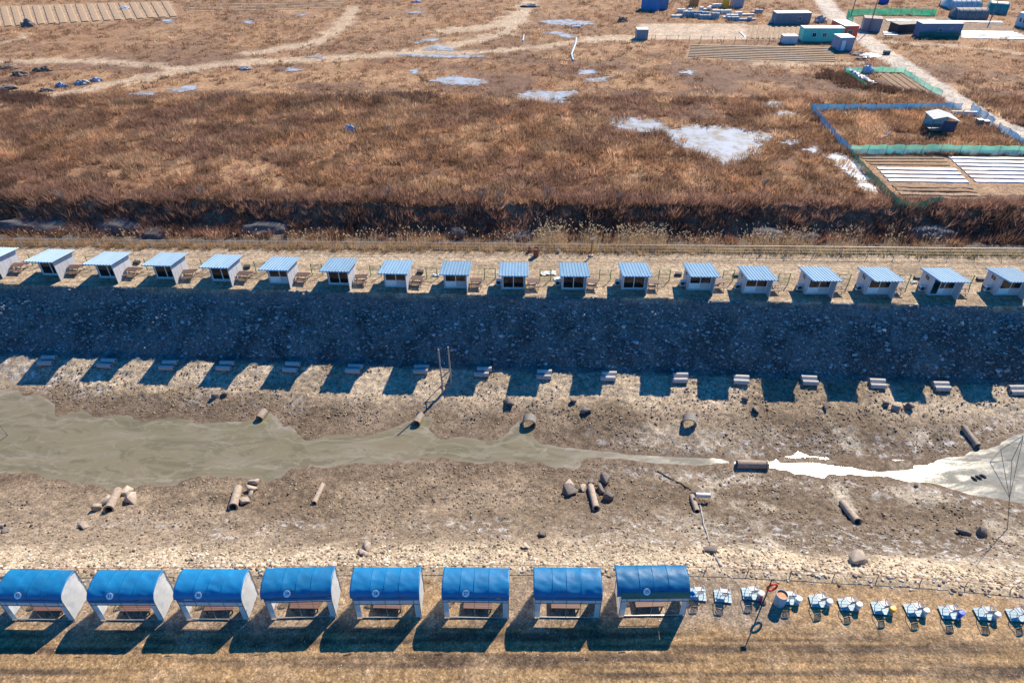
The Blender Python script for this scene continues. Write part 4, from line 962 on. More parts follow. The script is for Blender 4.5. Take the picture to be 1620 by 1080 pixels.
p = at(1232, 954); drum('steel_drum', (p.x, p.y, zt(p.x, p.y)), .33, .95, M('faded_blue_steel', (.36, .44, .5), (.45, .25, .18), scale=6, rough=.6, lo=.5, hi=.68), M('rust_ash', (.55, .22, .1), (.7, .4, .22), scale=9, rough=.9), 'faded grey-blue steel drum with a rusty orange top by the lamp post', 'drum')
# rail along the near crest
ORAIL = M('rusty_orange_rail', (.42, .17, .06), (.26, .11, .06), scale=5, rough=.7)
rf = empty('guard_rail', (0, 0, 0)); pts = []
pm = MB().tube((0, 0, -.15), (0, 0, .45), .028, 6).mesh('post', ORAIL)
for x in np.arange(-35, 41, 2.62):
    y = float(np.interp(x, [q[0] for q in RAIL], [q[1] for q in RAIL])); z = zt(x, y); link('post', pm, rf, (x, y, z)); pts.append((x, y, z + .42))
MB().path(pts, .02, 5).build('rail', ORAIL, rf); tag(rf, 'low rusty orange rail on posts along the bank behind the tents', 'guard rail')
# ================================================================== THINGS ON THE POND BED
CONC = M('concrete', (.50, .475, .45), (.38, .36, .34), scale=6, rough=.85, bump=.3, bscale=25, rand=.12)
CONCB = M('weathered_concrete', (.42, .33, .26), (.27, .21, .165), scale=5, rough=.9, bump=.5, bscale=18, rand=.12)
CONCD = M('wet_concrete', (.27, .24, .215), (.18, .155, .14), scale=5, rough=.8, bump=.5, bscale=18)
PIPEW = M('pale_pipe', (.66, .66, .67), (.5, .48, .46), scale=5, rough=.5)
def pipe(name, a, b, ro, ri, mat, label, cat, group=None, collar=True, n=24):
    a, b = Vector(a), Vector(b); mid = (a + b) / 2; t = empty(name, mid); h = (b - a) / 2
    body = MB().pipe(-h, h, ro, ri, n).build('barrel', mat, t); auto_smooth(body.data)
    if collar:
        d = h.normalized(); c = MB().pipe(h - d * min(.16, h.length * .25), h + d * .015, ro * 1.12, ri * 1.02, n).build('socket', mat, t); auto_smooth(c.data)
    tag(t, label, cat, group); return t
PAIRS = [c5(292,818), c5(650,836), c5(1030,847), c5(1378,852), c6(238,858), c6(620,868), c6(1025,873), c6(1402,888), c7(232,903), c7(628,915), c7(1062,927), c7(1437,936), c8(306,942), c8(722,960), c8(1108,978), c8(1575,1000)]
for i, (x, y) in enumerate(PAIRS):
    p = at(x, y); side = 'left' if i < 8 else 'right'; k = i if i < 8 else 15 - i
    tilt = R(-3 + random.uniform(-3, 3))
    for j, (dx, dy) in enumerate(((.13, .34), (-.05, -.3))):
        L = .72; r = .25; q = Vector((p.x + dx + random.uniform(-.08, .08), p.y + dy, 0)); u = Vector((math.cos(tilt), math.sin(tilt), 0)) * L
        z = max(zt(q.x, q.y), zt(q.x - L, q.y), zt(q.x + L, q.y)) + r * .8
        pipe('concrete_pipe', (q.x - u.x, q.y - u.y, z), (q.x + u.x, q.y + u.y, z + .02), r, .19, CONC, f'pale concrete pipe, {"rear" if j == 0 else "front"} one of the {ORD[k]} pair from the {side}', 'pipe', 'paired concrete pipes on the far side of the pond bed', collar=False)
def lying(name, A, B, ro, ri, mat, label, collar=True, sink=.3, cat='pipe'):
    a, b = at(*A), at(*B)
    a.z = zt(a.x, a.y) + ro * (1 - sink); b.z = zt(b.x, b.y) + ro * (1 - sink)
    return pipe(name, a, b, ro, ri, mat, label, cat, None, collar)
lying('concrete_pipe', (420,653), (411,665), .36, .3, CONCB, 'short tan concrete pipe at the far edge of the pool, left one', False)
lying('concrete_pipe', (666,659), (659,673), .38, .31, CONCB, 'short tan concrete pipe in the pool below the wooden tower', False)
lying('concrete_pipe', (838,665), (837,675), .62, .52, CONCD, 'wide dark concrete ring standing in the pool inlet', False, .55)
lying('concrete_pipe', (1091,664), (1090,675), .64, .54, CONCD, 'wide dark concrete ring half sunk in dry mud', False, .5)
lying('concrete_pipe', (1524,678), (1545,707), .27, .21, CONCB, 'long dark pipe slanting into the right end of the pool')
lying('concrete_pipe', (1165,737), (1213,738), .36, .28, CONCB, 'tan concrete pipe lying level across the narrow channel', True, .3)
lying('concrete_pipe', (1332,796), (1356,827), .3, .24, CONCB, 'long brown pipe lying alone on the near right mud')
lying('concrete_pipe', (188,779), (173,809), .34, .26, CONCB, 'stout brown pipe between boulders, leftmost on the near mud')
lying('concrete_pipe', (378,775), (369,804), .34, .26, CONCB, 'stout brown pipe with boulders on its right side only')
lying('concrete_pipe', (511,767), (497,797), .2, .15, CONCB, 'slim brown pipe lying alone on the near left mud')
lying('concrete_pipe', (934,770), (943,806), .27, .2, CONCB, 'brown pipe among six dark boulders on the near mud')
lying('concrete_pipe', (1094,785), (1103,809), .22, .17, CONCB, 'short brown pipe under the pale pipe by the black hose', False)
q = at(1110, 790); z = zt(q.x, q.y) + .62
pipe('plastic_pipe', (q.x - .55, q.y + .02, z), (q.x + .6, q.y - .02, z - .05), .2, .17, PIPEW, 'pale plastic pipe resting crosswise on a brown pipe', 'pipe', None, False)
lying('concrete_pipe', (-6,833), (9,833), .2, .15, CONCB, 'end of a brown pipe cut by the left picture edge', False)
# boulders
BM_ = [M('boulder_tan', (.46, .37, .295), (.32, .25, .2), scale=3, rough=.92, bump=.5, bscale=10, rand=.15), M('boulder_dark', (.2, .165, .145), (.13, .11, .1), scale=3, rough=.92, bump=.5, bscale=10, rand=.2)]
BR = []
for s_ in range(8):
    v, f = rock_proto(100 + s_, 11, .85); me = npmesh('boulder', v, f, BM_[0]); bm = bmesh.new(); bm.from_mesh(me)
    bmesh.ops.bevel(bm, geom=bm.edges[:], offset=.012, segments=1, affect='EDGES'); bm.to_mesh(me); bm.free(); m2 = me.copy(); m2.materials.clear(); m2.materials.append(BM_[1]); BR.append((me, m2))
BL = [(165,795,.85,0,'tan boulder left of the leftmost stout pipe'), (153,806,.75,0,'low tan boulder at lower left of the leftmost stout pipe'), (203,779,.8,0,'upper boulder right of the leftmost stout pipe'), (208,793,1.0,0,'large boulder right of the leftmost stout pipe'), (132,833,.6,0,'small lone boulder below the leftmost stout pipe'),
 (388,794,.75,0,'boulder against the second stout pipe, lowest of its cluster'), (398,785,.65,0,'boulder at the right end of the cluster by the second stout pipe'), (398,775,.75,0,'pointed boulder in the cluster by the second stout pipe'), (402,764,.7,0,'boulder at the top of the cluster by the second stout pipe'),
 (340,629,.7,1,'dark boulder on the far mud below the fourth pipe pair'), (357,622,.6,1,'dark boulder just right of the one below the fourth pipe pair'), (805,638,.8,1,'dark blocky boulder at the tip of a hut shadow in the middle'), (927,652,.75,1,'pale topped boulder on the far mud right of the inlet ring'), (907,636,.55,1,'small dark boulder below a hut shadow right of the inlet ring'), (1195,649,.7,1,'flat dark slab on the far mud below the twelfth pair'), (1179,633,.5,1,'small dark slab up and left of the flat one below the twelfth pair'), (1305,644,.6,1,'dark upright boulder below the shadow tips at right'),
 (1402,640,.55,1,'left boulder of the trio below the fourteenth pair'), (1417,647,.75,0,'middle boulder of the trio below the fourteenth pair'), (1436,645,.7,1,'right boulder of the trio below the fourteenth pair'),
 (901,768,.75,0,'tan boulder up and left of the pipe among dark boulders'), (900,778,1.0,1,'large dark boulder left of the pipe among boulders'), (922,772,.6,0,'low tan boulder touching the head of the pipe among boulders'), (957,761,.9,1,'blocky dark boulder at upper right of the pipe among boulders'), (951,774,.7,1,'dark boulder close to the right of the pipe among boulders'), (961,788,.8,1,'wide dark boulder at lower right of the pipe among boulders'), (936,763,.5,1,'small dark boulder just above the head of the pipe'),
 (580,868,.65,0,'tan boulder at the top of the near bank, left of middle'), (574,875,.5,0,'small tan rock beside the boulder at the top of the near bank'), (858,846,.55,1,'broken rock on the near mud below the boulder cluster'), (832,866,.45,0,'small pale rock near the top of the near bank'), (1353,887,1.1,0,'broad tan boulder on the stony bank above the buckets'), (1524,843,.75,1,'dark slanted slab on the near mud at right'), (1550,843,.8,1,'dark slab right of the slanted one on the near mud'), (1121,871,.8,1,'dark boulder at the lower end of the black hose'), (1098,781,.45,1,'dark rock at the head of the short pipe by the hose'), (1449,769,.3,1,'small dark stone at the near edge of the bright water'), (8,842,.4,1,'small dark rock at the left picture edge')]
for i, (x, y, s, k, l) in enumerate(BL):
    s *= 1.65; p = at(x, y); o = link('boulder', BR[i % 8][k], None, (p.x, p.y, zt(p.x, p.y) + s * .18), random.uniform(0, 6.28)); o.scale = (s * random.uniform(1.0, 1.25), s * random.uniform(.8, 1), s * random.uniform(.75, 1)); tag(o, l, 'boulder', 'boulders on the pond bed')
# three worn tyres lying in the pool
TYRE = M('old_tyre', (.035, .032, .03), (.09, .08, .07), scale=6, rough=.85)
for k, nm in enumerate(('left', 'middle', 'right')):
    p = un(1541 + k * 7, 757 - k * 2, WZ); b = MB()
    for i in range(24):
        a = 6.28319 * i / 24
        for j in range(8):
            e = 6.28319 * j / 8; rr = .26 + .1 * math.cos(e); b.v.append((.09 * math.sin(e), rr * math.cos(a), rr * math.sin(a)))
    for i in range(24):
        for j in range(8): b.f.append((i * 8 + j, ((i + 1) % 24) * 8 + j, ((i + 1) % 24) * 8 + (j + 1) % 8, i * 8 + (j + 1) % 8))
    t = empty('tyre', (p[0], p[1], WZ - .2), R(25 + 8 * k)); b.build('tread', TYRE, t, smooth=True); rm = MB()
    for i in range(12): a = 6.28319 * i / 12; rm.box((0, .3 * math.cos(a), .3 * math.sin(a)), (.21, .05, .05), Matrix.Rotation(a, 3, 'X'))
    rm.build('lugs', TYRE, t); tag(t, f'dark worn tyre half sunk in the pool, {nm} of three', 'tyre', 'tyres in the pool')
# wooden tower
TIM = M('pale_timber', (.52, .42, .33), (.36, .27, .2), scale=4, rough=.8, streak=(8, 8, .5))
a, b_, c = at(701, 620), at(714.5, 608), at(700, 607); t = empty('wooden_tower', a)
def rel(v, z): return Vector((v.x - a.x, v.y - a.y, zt(v.x, v.y) - a.z + z))
HT = 5.2
pa, pb, pc = rel(a, 0), rel(b_, 0), rel(c, 0)
MB().tube(pa - Vector((0, 0, .2)), pa + Vector((-.12, .05, HT)), .085, 8, .065).build('post', TIM, t); MB().tube(pb - Vector((0, 0, .2)), pb + Vector((-.1, .05, HT - .6)), .085, 8, .065).build('post', TIM, t); MB().tube(pc - Vector((0, 0, .2)), pc + Vector((0, 0, 2.1)), .055, 8, .045).build('post', TIM, t)
for z in (.15, 1.9):
    for u, v in ((pa, pb), (pb, pc), (pa, pc)): MB().tube(u + Vector((0, 0, z)), v + Vector((0, 0, z)), .06, 6).build('brace', TIM, t)
tag(t, 'tall frame of pale timber poles standing in a hut shadow', 'tower')
# thin steel frame on a mast at the right, another at the left edge
MAST = M('dark_mast', (.13, .12, .12), (.2, .17, .15), rough=.55)
def kite(px, py, joint, tops, r, label):
    """leaning mast: its joint and the corners of its frame lie in planes at known depths"""
    p = at(px, py); z0 = zt(p.x, p.y); t = empty('feeder_mast', (p.x, p.y, z0))
    def on(q, dy): d = ray(*q); k = (p.y + dy) / d[1]; return Vector((d[0] * k - p.x, dy, CAM_H + d[2] * k - z0))
    j = on(joint, 0); MB().tube((0, 0, -.3), j, r * 1.4, 6).build('mast', MAST, t)
    top = [on(q, dy) for q, dy in tops]
    for q in top: MB().tube(j, q, r, 5).build('strut', MAST, t)
    for k in range(len(top)): MB().tube(top[k], top[(k + 1) % len(top)], r, 5).build('top_bar', MAST, t)
    tag(t, label, 'mast')
kite(1597, 835, (1597, 787), (((1566, 731), -.3), ((1583, 711), .5), ((1619, 689), .4), ((1601, 727), -.5)), .02, 'thin dark steel frame flaring from a single mast at right')
kite(-10, 716, (-4, 700), (((-12, 680), -.2), ((-2, 671), .3), ((12, 688), .2)), .025, 'pale wire frame cut by the left picture edge in the pool')
# hoses and poles lying on the bed
HOSE = M('black_hose', (.03, .03, .03), (.05, .05, .05), rough=.5); GHOSE = M('grey_hose', (.35, .34, .33), rough=.5)
def hose(pts, r, mat, label, name='hose'):
    P = [at(*q) for q in pts]; out = []
    for i in range(len(P) - 1):
        for k in range(6):
            q = P[i].lerp(P[i + 1], k / 6); out.append(Vector((q.x, q.y, zt(q.x, q.y) + r)))
    t = link(name, MB().path(out, r, 6).mesh(name, mat)); tag(t, label, 'hose'); return t
hose([(1040,745),(1062,757),(1085,770),(1096,774)], .05, HOSE, 'black hose running from the channel toward the pale pipe')
hose([(1107,795),(1110,810),(1113,826),(1118,842),(1124,862)], .06, GHOSE, 'grey hose running down from the pale pipe across the mud')
hose([(1128,873),(1134,884),(1142,898)], .07, GHOSE, 'short grey hose climbing the near bank by the dark boulder')
hose([(914,731),(910,738),(906,747)], .045, HOSE, 'short black stick lying at the near edge of the pool')
# ================================================================== FIELD: PLOTS, SHEDS, FENCES
def yaw_of(a, b): return math.atan2(b.y - a.y, b.x - a.x)
def cwall(name, c, c2=None, scale=1.0):
    return M(name, c, c2 or tuple(x * .85 for x in c), scale=scale, rough=.5, lo=.42, hi=.7, streak=(1, 1, .3))
ROOFW = M('pale_roof', (.72, .7, .7), (.6, .56, .55), scale=1, rough=.5)
def container(pl, pr, dep, h, wall, label, cat='container', roof=None, wins=(), door=None, rz=None, name='container', over=.06, extra=None):
    """box cabin: corrugated walls, roof slab, windows with frames; pl, pr are its front foot corners in the photograph"""
    a, b = at(*pl), at(*pr); w = (b - a).length; t = empty(name, (a.x, a.y, zt(a.x, a.y) + .02), yaw_of(a, b) if rz is None else rz)
    pts = []; n = max(4, int(w / .28))
    for i in range(n):
        x0 = w * i / n; s = w / n; pts += [(x0, 0), (x0 + s * .35, 0), (x0 + s * .5, .035), (x0 + s * .85, .035)]
    pts += [(w, 0), (w, dep), (0, dep)]
    wo = MB().prism(pts, 'z', 0, h).build('wall', wall, t)
    for (x, y) in ((.0, .0), (w, 0), (w, dep), (0, dep)): MB().span((x - .05, y - .05, 0), (x + .05, y + .05, h - .003)).build('corner_post', wall, t)
    MB().span((-over, -over, h), (w + over, dep + over, h + .09)).build('roof', roof or ROOFW, t)
    for (x0, x1, z0, z1) in wins:
        f = MB().span((x0 - .06, -.05, z0 - .06), (x1 + .06, -.005, z1 + .06)).build('window', FRAMEW, t); xm = (x0 + x1) / 2
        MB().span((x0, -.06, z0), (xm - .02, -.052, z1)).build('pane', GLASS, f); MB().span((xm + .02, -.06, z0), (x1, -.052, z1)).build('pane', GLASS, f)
    if door: MB().span((door[0], -.045, .05), (door[1], -.004, 2.0)).build('door', FRAMEW, t)
    tag(t, label, cat); return t
container((1268,66.5), (1331,66.5), 2.5, 2.65, cwall('teal_wall', (.1, .6, .5)), 'teal container cabin with two windows', wins=((2.0, 2.75, 1.0, 1.75), (4.2, 4.95, 1.0, 1.75)))
container((1332,63), (1353.5,62.5), 6.0, 2.65, cwall('red_wall', (.8, .11, .05)), 'bright red container cabin behind the teal one', wins=((.9, 1.9, 1.0, 1.8),))
container((1325,81), (1347,80.5), 3.2, 2.5, cwall('lilac_wall', (.30, .32, .42)), 'grey-blue box shed in front of the red cabin', door=(.5, 1.3), name='shed', cat='shed')
container((1238,70), (1260,70), 1.8, 1.5, cwall('pale_wall', (.5, .5, .56)), 'low pale box left of the teal cabin', name='storage_box', cat='box')
container((1226,39.5), (1280,39), 2.6, 2.4, cwall('slate_wall', (.17, .2, .26)), 'long slate grey container with one yellowish window', wins=((5.2, 5.9, .9, 1.6),))
container((1453,59.5), (1517,59.5), 2.6, 2.75, cwall('navy_wall', (.17, .22, .33)), 'long blue-grey container with green net along its foot', wins=((3.9, 4.6, 1.2, 1.8), (6.3, 6.7, 1.7, 2.0)))
container((1363,49), (1391,51), 3.0, 2.6, cwall('grey_wall', (.24, .26, .3)), 'dark grey shed beside the road with a rusty roof', roof=M('rusty_roof', (.42, .33, .28), (.3, .2, .15), scale=1.2, rough=.8), name='shed', cat='shed')
container((1419,53), (1456,51), 3.0, 1.7, cwall('black_wall', (.03, .035, .05)), 'low black shed beside the blue-grey container', roof=M('plank_roof', (.4, .34, .28), (.26, .2, .17), scale=2, rough=.85), name='shed', cat='shed')
container((1007,63.5), (1024,63.5), 2.2, 2.0, cwall('zinc_wall', (.28, .3, .33)), 'small grey cabin with a white roof at the corner of the pale plot', name='shed', cat='shed')
container((1605,41), (1640,50), 5.0, 2.8, cwall('white_wall', (.6, .63, .68)), 'white cabin with dark windows cut by the right picture edge', roof=ROOFW, wins=((.7, 1.2, 1.0, 1.8), (1.7, 2.2, 1.0, 1.8)), name='cabin', cat='cabin')
container((1014,17), (1042,18), 2.6, 2.6, cwall('blue_wall', (.06, .22, .5)), 'blue container at the top edge of the field', roof=M('brown_roof', (.35, .28, .25), rough=.8))
container((1042,16), (1056,15), 2.6, 2.5, cwall('blue_wall_b', (.08, .2, .42)), 'smaller blue container adjoining the one at the top edge', roof=M('brown_roof_b', (.32, .27, .25), rough=.8))
container((1093,11), (1104,11), 2.2, 2.0, cwall('orange_wall', (.5, .2, .07)), 'orange box at the top of the block yard', name='storage_box', cat='box')
container((1144,14), (1152,14), 1.6, 2.0, cwall('yellow_wall', (.75, .36, .01)), 'yellow box at the top of the block yard', name='storage_box', cat='box')
container((1161,13), (1175,12.5), 2.4, 2.6, cwall('violet_wall', (.35, .35, .42)), 'pale violet-grey box right of the yellow one', name='storage_box', cat='box')
container((1397,7), (1405,6), 1.5, 1.4, cwall('deepblue_wall', (.02, .1, .45)), 'small deep blue box at the top edge right of the road', name='storage_box', cat='box')
# stacked kerb blocks in the yard
BLK = [M('block_grey', (.4, .42, .46), (.3, .31, .34), scale=2, rough=.85), M('block_white', (.75, .74, .72), (.62, .6, .58), scale=2, rough=.8)]
def stack(px, py, nx, nz, k, label):
    p = at(px, py); t = empty('block_stack', (p.x, p.y, zt(p.x, p.y))); me = MB().box((0, 0, .22), (.85, .8, .42)).mesh('block', BLK[k])
    for i in range(nx):
        for j in range(nz - (random.random() < .3)): link('block', me, t, ((i - nx / 2) * .95 + random.uniform(-.05, .05), random.uniform(-.2, .2), j * .43), R(random.uniform(-4, 4)))
    tag(t, label, 'block stack', 'stacks of concrete blocks in the yard')
for a in [(1098,27,5,3,0,'tall stack of grey blocks in the yard left of its middle'), (1112,28,4,3,0,'tall grey block stack right beside the tallest one'), (1125,30,5,3,0,'wide grey block stack in the middle of the yard'), (1074,27,3,2,1,'pale block stack at the left end of the yard'), (1086,20,4,2,1,'pale block stack behind the tall grey ones'), (1145,22,5,2,1,'pale block stack behind the middle of the yard'), (1158,29,4,2,1,'pale block stack right of the wide grey one'), (1172,33,6,2,0,'low wide grey block stack at lower right of the yard'), (1190,33,5,1,0,'single layer of grey blocks at the right end of the yard'), (1180,25,5,2,1,'pale block stack at the right end of the yard'), (1118,17,3,2,1,'small pale block stack at the back of the yard'), (1135,12,4,2,1,'pale block stack at the back beside the yellow box'), (1200,21,3,2,0,'dark block stack outside the right end of the yard')]:
    stack(*a)
# utility poles
UP = M('utility_concrete', (.2, .19, .2), (.15, .14, .15), rough=.8)
for (x, y, h, l) in [(1347,24,9, 'dark utility pole on the left side of the farm road'), (1374,50,9.5, 'tall utility pole in front of the dark grey shed'), (1566,35,6, 'utility pole beside the dark tunnel greenhouse')]:
    p = at(x, y); t = empty('utility_pole', p); MB().tube((0, 0, 0), (0, 0, h), .14, 8, .09).build('pole', UP, t); MB().span((-.7, -.06, h - .5), (.7, .06, h - .38)).build('crossarm', UP, t)
    for k in (-.6, 0, .6): MB().tube((k, 0, h - .38), (k, 0, h - .2), .05, 6).build('insulator', SHEET, t)
    tag(t, l, 'utility pole', 'utility poles')
# net fences
def netm(name, c, tr=.35):
    m = M(name, c, tuple(x * .7 for x in c), scale=1.2, rough=.8, lo=.4, hi=.65); t = m.node_tree; b = t.nodes['Principled BSDF']
    s = t.nodes.new('ShaderNodeBsdfTranslucent'); s.inputs[0].default_value = (*c, 1); ms = t.nodes.new('ShaderNodeMixShader'); ms.inputs[0].default_value = tr
    t.links.new(b.outputs[0], ms.inputs[1]); t.links.new(s.outputs[0], ms.inputs[2])
    tp = t.nodes.new('ShaderNodeBsdfTransparent'); m2 = t.nodes.new('ShaderNodeMixShader'); gp = t.nodes.new('ShaderNodeNewGeometry')
    t.links.new(mapr(t, noise_n(t, gp.outputs['Position'], .8, 5, .7), .35, .65, .04, .38), m2.inputs[0]); t.links.new(ms.outputs[0], m2.inputs[1]); t.links.new(tp.outputs[0], m2.inputs[2])
    t.links.new(m2.outputs[0], t.nodes['Material Output'].inputs[0]); return m
NB, NG, NT = netm('blue_net', (.06, .30, .56)), netm('dark_green_net', (.03, .2, .13), .2), netm('mint_net', (.22, .62, .45), .5)
NGB = netm('bright_green_net', (.02, .45, .26), .4); NBL = netm('teal_blue_net', (.12, .42, .52), .45)
STAKE = M('stake', (.2, .17, .14), rough=.8)
def net_fence(pts, h, mat, label, lower=None, step=2.2):
    P = [at(*q) for q in pts]; t = empty('net_fence', (0, 0, 0)); line = []
    for a, b in zip(P[:-1], P[1:]):
        n = max(1, int((b - a).length / .5))
        for i in range(n): line.append(a.lerp(b, i / n))
    line.append(P[-1]); sd_ = random.randrange(50); v = []; f = []
    sm_ = MB().tube((0, 0, -.2), (0, 0, 1), .03, 5).mesh('stake', STAKE); last = None; rows = (0, .25, .5, .75, 1)
    for i, q in enumerate(line):
        d = (line[min(i + 1, len(line) - 1)] - line[max(i - 1, 0)]).normalized(); nrm = Vector((-d.y, d.x, 0)); z0 = zt(q.x, q.y)
        sag = .88 + .12 * abs(math.cos(i * .5 * math.pi / step)); 
        for r in rows: w = (float(vn(i * .45, r * 2.2, sd_)) - .5) * .35; v.append(Vector((q.x, q.y, z0)) + nrm * w + Vector((0, 0, h * r * (sag if r == 1 else 1) + .02)))
        if last is None or (q - last).length > step: o = link('stake', sm_, t, (q.x, q.y, z0)); o.scale.z = h * 1.06; last = q
    m_ = len(rows)
    def band(r0, r1): return [(i * m_ + j, (i + 1) * m_ + j, (i + 1) * m_ + j + 1, i * m_ + j + 1) for i in range(len(line) - 1) for j in range(r0, r1)]
    def mk(name, fs, mt):
        me = bpy.data.meshes.new(name); me.from_pydata([tuple(q) for q in v], [], fs); me.materials.append(mt); me.polygons.foreach_set('use_smooth', [True] * len(fs)); link(name, me, t)
    if lower: mk('net', band(2, 4), mat); mk('lower_net', band(0, 2), lower)
    else: mk('net', band(0, 4), mat)
    tag(t, label, 'net fence', 'net fences round the plots')
net_fence([(1282,175),(1340,176),(1408,175),(1470,174),(1520,174)], 1.15, NB, 'blue net fence along the far side of the shack plot')
net_fence([(1282,175),(1296,192),(1310,208),(1325,226),(1343,243)], 1.15, NB, 'blue net fence along the left side of the shack plot')
net_fence([(1535,174),(1552,186),(1570,200)], 1.15, NB, 'blue net fence along the road, upper piece by the shack plot')
net_fence([(1577,206),(1600,220),(1635,243)], 1.15, NB, 'blue net fence along the road, lower piece at the right edge')
net_fence([(1343,244),(1400,244),(1480,243),(1560,245),(1650,246)], 1.35, NT, 'mint over blue net fence above the mulched beds', NBL)
net_fence([(1345,246),(1362,266),(1380,288),(1400,308),(1418,326),(1436,332),(1462,329),(1488,324)], 1.0, NG, 'dark green net fence along the left and near sides of the mulched beds')
net_fence([(1336,116),(1360,115),(1395,114),(1430,116)], 1.0, NT, 'pale green net fence on the far side of the small ploughed plot')
net_fence([(1430,117),(1450,130),(1470,143),(1489,151)], .9, NT, 'pale green net fence between the small ploughed plot and the road')
net_fence([(1337,117),(1352,128),(1370,139)], .8, NGB, 'bright green net fence left of the plastic row')
net_fence([(1340,25),(1380,24),(1430,24),(1480,25)], 1.5, NGB, 'bright green net fence at the back of the upper right plots')
net_fence([(1340,26),(1343,32),(1348,39)], 1.4, NGB, 'short bright green net fence beside the utility pole')
net_fence([(1452,60.5),(1480,61),(1517,60.5)], 1.2, NG, 'dark green net along the foot of the blue-grey container')
# wire posts along the pale plot
wf = empty('post_fence', (0, 0, 0)); P = [at(x, 66.5 + (x - 1018) * .018) for x in range(1018, 1240, 18)]; pm = MB().tube((0, 0, 0), (0, 0, 1.5), .05, 5).mesh('post', STAKE)
for q in P: link('post', pm, wf, q)
for h in (.6, 1.3): MB().path([q + Vector((0, 0, h)) for q in P], .015, 4).build('wire', STAKE, wf)
tag(wf, 'thin post and wire fence below the pale plot', 'fence')
# mulched beds: soil ridges and white film
FILM = M('white_mulch_film', (.44, .45, .48), (.36, .27, .19), scale=2.6, rough=.45, lo=.5, hi=.62, bump=.5, bscale=6, streak=(1, 2, 1))
RIDGE = M('soil_ridge', (.31, .19, .11), (.21, .13, .08), scale=2.5, rough=.95, bump=.6, bscale=8)
RIDGEL = M('pale_soil_ridge', (.4, .275, .17), (.28, .185, .115), scale=2.5, rough=.95, bump=.6, bscale=8)
def ridge(a, b, w, h, mat, parent):
    d = (b - a); n = max(2, int(d.length / 1.2)); d.normalize(); nr = Vector((-d.y, d.x, 0)); v = []; f = []
    for i in range(n + 1):
        q = a.lerp(b, i / n); z = zt(q.x, q.y)
        for s, k in ((-.5, -.06), (-.34, h * .9), (0, h), (.34, h * .9), (.5, -.06)):
            e = q + nr * (s * w * random.uniform(.92, 1.08)); v.append((e.x, e.y, z + k + random.uniform(-.02, .02) * (k > 0)))
    for i in range(n):
        for j in range(4): p = i * 5 + j; f.append((p, p + 5, p + 6, p + 1))
    f += [(0, 1, 2, 3, 4), tuple(range(n * 5 + 4, n * 5 - 1, -1))]
    return MB().add(v, f).build('ridge', mat, parent)
def bed(tl, tr, bl, br, rows, wfac, h, mats, label, name='planting_bed'):
    A, B, C, D = at(*tl), at(*tr), at(*bl), at(*br); t = empty(name, (0, 0, 0)); dep = (A - C).length
    for i in range(rows):
        f = (i + .5) / rows; ridge(A.lerp(C, f), B.lerp(D, f), dep / rows * wfac, h, mats[i % len(mats)], t)
    t['kind'] = 'structure'; t['label'] = label; t['category'] = 'planting bed'
bed((1385,264), (1510,266), (1408,289), (1533,291), 4, .78, .14, [FILM], 'four rows under white film in the left half of the fenced plot')
bed((1498,247), (1640,249), (1545,290), (1690,293), 7, .8, .14, [FILM], 'seven rows under white film in the right half of the fenced plot')
bed((1360,248), (1490,248), (1380,262), (1503,264), 3, .75, .1, [RIDGE], 'bare brown rows above the left white film rows')
bed((1410,292), (1535,294), (1432,316), (1560,318), 4, .8, .12, [RIDGE, RIDGE, RIDGEL], 'bare brown rows below the left white film rows')
bed((1094,71), (1316,76), (1088,91), (1322,99), 8, .7, .14, [RIDGEL], 'eight pale soil rows left of the grey-blue shed')
bed((1384,115), (1432,151), (1428,115), (1478,150), 4, .86, .12, [RIDGE], 'ploughed rows of the small green fenced plot')
bed((1400,31), (1478,31), (1403,34.5), (1485,34.5), 2, .8, .15, [FILM], 'white film rows at the back of the upper right plots')
bed((1512,33), (1580,34), (1513,36), (1590,37), 1, .8, .15, [FILM], 'white film row right of the dark tunnel greenhouse')
bed((1520,49), (1600,50), (1520,61), (1640,64), 6, .85, .14, [FILM], 'white film rows right of the blue-grey container')
bed((1396,50), (1418,50), (1398,57), (1420,57), 3, .8, .14, [FILM], 'short white film rows left of the low black shed')
bed((1175,49), (1176.5,49), (1171,61), (1176,61), 1, .9, .12, [FILM], 'short white film strip at the right end of the pale plot')
bed((1188,40), (1268,40), (1186,62), (1266,62), 1, .01, .02, [RIDGEL], 'soil strip beside the long slate container')
t = empty('planting_bed', (0, 0, 0))
for i in range(9): x = 1194 + i * 8.6; ridge(at(x, 41), at(x - 4, 61.5), .75, .13, RIDGEL, t)
t['kind'] = 'structure'; t['label'] = 'upright pale rows below the long slate container'; t['category'] = 'planting bed'
t = empty('planting_bed', (0, 0, 0))
for i in range(17):
    x0 = -8 + i * 17; xb = -4 + i * 17.4; ytop = 12 - i * .55; ybot = 43 - i * 1.0
    ridge(at(x0 - 4, ytop), at(xb, ybot), 1.85, .2, RIDGEL, t)
t['kind'] = 'structure'; t['label'] = 'wide pale rows of the plots at the upper left corner'; t['category'] = 'planting bed'
bed((290,4), (540,2), (295,20), (548,13), 6, .6, .1, [RIDGE, RIDGEL], 'low crosswise rows right of the upper left plots')
